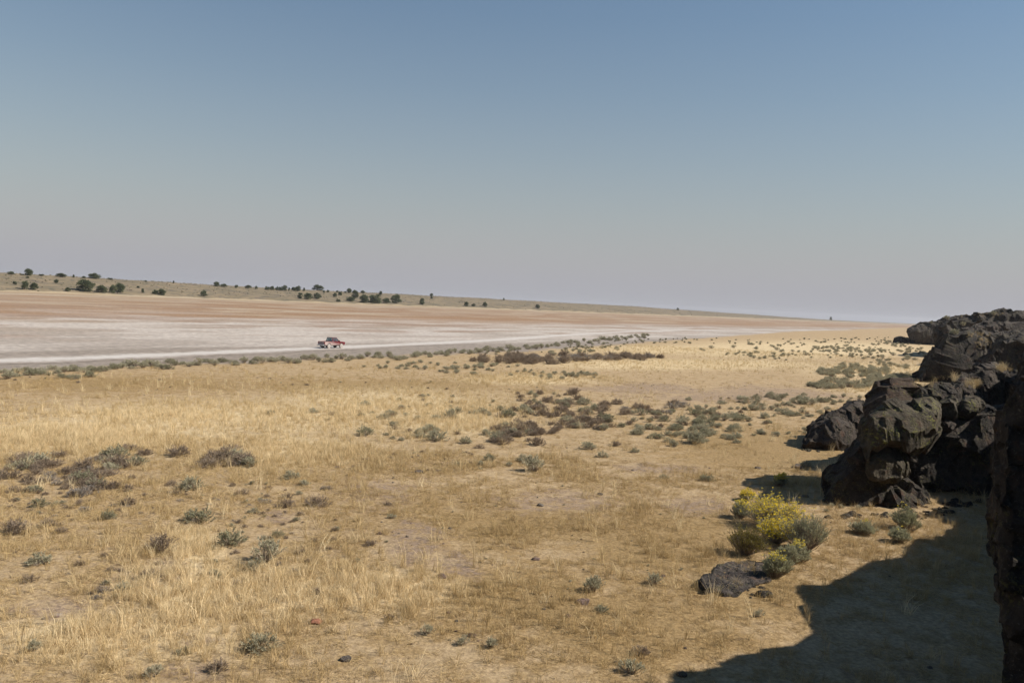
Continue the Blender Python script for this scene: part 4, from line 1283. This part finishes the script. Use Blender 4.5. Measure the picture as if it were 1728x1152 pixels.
# broken rubble along the foot of the rim
rp = np.concatenate([ground_many(blob(e, n_)) for e, n_ in (([(1480, 872, 90, 6), (1560, 862, 50, 8)], 60), ([(1620, 850, 40, 6)], 24), ([(1400, 760, 50, 4)], 14), ([(1250, 1000, 60, 12)], 14))])
k_ = len(rp)
rubble = [small_rock_mesh(140 + k, M_ROCK, .6 + .1 * k) for k in range(3)]
scatter('rubble', rp, np.clip(np.exp(rng.normal(-1.6, .55, k_)), .07, .6), np.stack([rng.normal(0, .3, k_), rng.normal(0, .3, k_), rng.uniform(0, 6.28, k_)], 1), rng.integers(0, 3, k_), rng.random(k_), rubble,
        'loose dark rubble along the foot of the rim', 'rubble')

# low scrub too small to tell apart: far plain, verge of the lake bed, sprigs among the grass
pts, scs, ids, tn = [], [], [], []
pr = [SH['g', 0][1], SH['g', 1][1], SH['g', 2][1], SH['p', 0][1], SH['b', 0][1], SH['b', 1][1], SH['a', 0][1]]
def scrub(ells, n, wr, kinds):
    gs = ground_many(blob(ells, n))
    gs = gs[~inside(cliff_poly, gs[:, 0], gs[:, 1])]
    for g in gs:
        pts.append((g[0], g[1], g[2] - .01)); scs.append(random.uniform(*wr)); ids.append(random.choice(kinds)); tn.append(0)
for (px, py) in far_band:
    g = ground(px, py)
    pts.append((g.x, g.y, g.z - .01)); scs.append(random.uniform(17, 28) * (1 - .5 * px / 1100) * g.y / FPX); ids.append(random.choice((0, 1, 2, 3))); tn.append(0)
scrub([(860, 607, 70, 6), (960, 605, 80, 5), (1060, 605, 60, 4), (900, 612, 60, 4)], 95, (1.3, 2.3), (4, 5, 6, 4))
scrub([(1480, 575, 90, 6), (1500, 600, 70, 10), (1470, 620, 60, 8), (1440, 630, 60, 8), (1500, 640, 50, 8), (1430, 590, 60, 6), (1420, 650, 60, 8), (1530, 585, 30, 10), (1400, 580, 120, 8), (1300, 590, 120, 12)], 480, (.7, 1.5), (0, 1, 2, 3, 3))
scrub([(1250, 575, 160, 6), (1100, 575, 100, 5), (1330, 600, 100, 8), (1000, 583, 60, 5)], 130, (.6, 1.1), (0, 1, 3))
scrub([(840, 625, 100, 10), (950, 635, 60, 6), (720, 618, 120, 6), (900, 595, 90, 5), (1000, 590, 60, 5)], 150, (.5, 1.0), (0, 1, 3, 3))
scrub([(300, 640, 300, 8), (700, 650, 250, 10)], 24, (.2, .45), (4, 5, 0))
scrub([(1250, 730, 120, 12), (1400, 670, 60, 10), (1150, 740, 60, 10), (1380, 700, 40, 8)], 60, (.35, .8), (0, 1, 2, 3))
scrub([(175, 800, 75, 32), (140, 812, 60, 26), (40, 808, 50, 24), (380, 780, 50, 10), (205, 775, 45, 14)], 60, (.35, .8), (4, 5, 4, 6))
scrub([(900, 705, 75, 30), (870, 730, 50, 18), (960, 700, 60, 24), (930, 672, 70, 14)], 90, (.5, 1.1), (4, 5, 4, 0))
scrub([(1120, 715, 90, 26), (1200, 700, 90, 30), (1270, 692, 90, 26), (1340, 685, 70, 20)], 80, (.4, .9), (0, 1, 3, 4))
scrub([(640, 700, 200, 22), (760, 690, 120, 24), (700, 730, 80, 14)], 50, (.25, .7), (0, 1, 3, 4))
scrub([(250, 900, 260, 120), (700, 780, 150, 20), (180, 850, 180, 40), (450, 900, 120, 90)], 210, (.12, .36), (4, 5, 4, 0, 6))
scrub([(800, 950, 300, 150), (1000, 900, 200, 100)], 36, (.08, .2), (0, 4, 3))
scrub([(1500, 905, 60, 15), (1560, 880, 40, 15), (1420, 860, 40, 8)], 14, (.2, .4), (3, 0, 4))
scatter('low_scrub', pts, scs, np.stack([np.zeros(len(pts)), np.zeros(len(pts)), rng.uniform(0, 6.28, len(pts))], 1), ids, tn, pr, 'low grey-green scrub scattered over the plain', 'scrub')

# sage speckle over the far hill
hx, hy, hs_, hi = [], [], [], []
u_ = rng.uniform(150, 2300, 5200); s_ = rng.uniform(536, 720, 5200)
x = -.83 * s_ + .557 * u_; y = .557 * s_ + .83 * u_
kp = (np.abs(x / y) < .72) & (rng.random(len(x)) < .45 + .8 * n2(x, y, .02, 3, 71))
x, y = x[kp], y[kp]; k_ = len(x)
scatter('hill_scrub', np.stack([x, y, height(x, y) - .05], 1), rng.uniform(.7, 1.7, k_), np.stack([np.zeros(k_), np.zeros(k_), rng.uniform(0, 6.28, k_)], 1),
        rng.integers(0, 4, k_), np.zeros(k_), [SH['g', 3][1], SH['g', 4][1], SH['b', 2][1], SH['b', 3][1]], 'dark sage scrub speckling the far hill', 'scrub')

# thin smoke haze in the air over the whole plain
hz = bpy.data.materials.new('smoke_haze'); hz.use_nodes = True
t_ = hz.node_tree; t_.nodes.remove(t_.nodes['Principled BSDF'])
pv = t_.nodes.new('ShaderNodeVolumePrincipled')
pv.inputs['Color'].default_value = (.86, .87, .92, 1); pv.inputs['Density'].default_value = 0.75e-4; pv.inputs['Anisotropy'].default_value = .25
t_.links.new(pv.outputs[0], t_.nodes['Material Output'].inputs['Volume'])
bm = bmesh.new(); bmesh.ops.create_cube(bm, size=1, matrix=Matrix.Translation((0, 0, 14)) @ Matrix.Diagonal((12200, 12200, 46, 1)))
me = bpy.data.meshes.new('haze'); bm.to_mesh(me); bm.free(); me.materials.append(hz)
tag(link('haze', me), 'thin pale smoke haze over the whole plain', 'haze', kind='stuff')
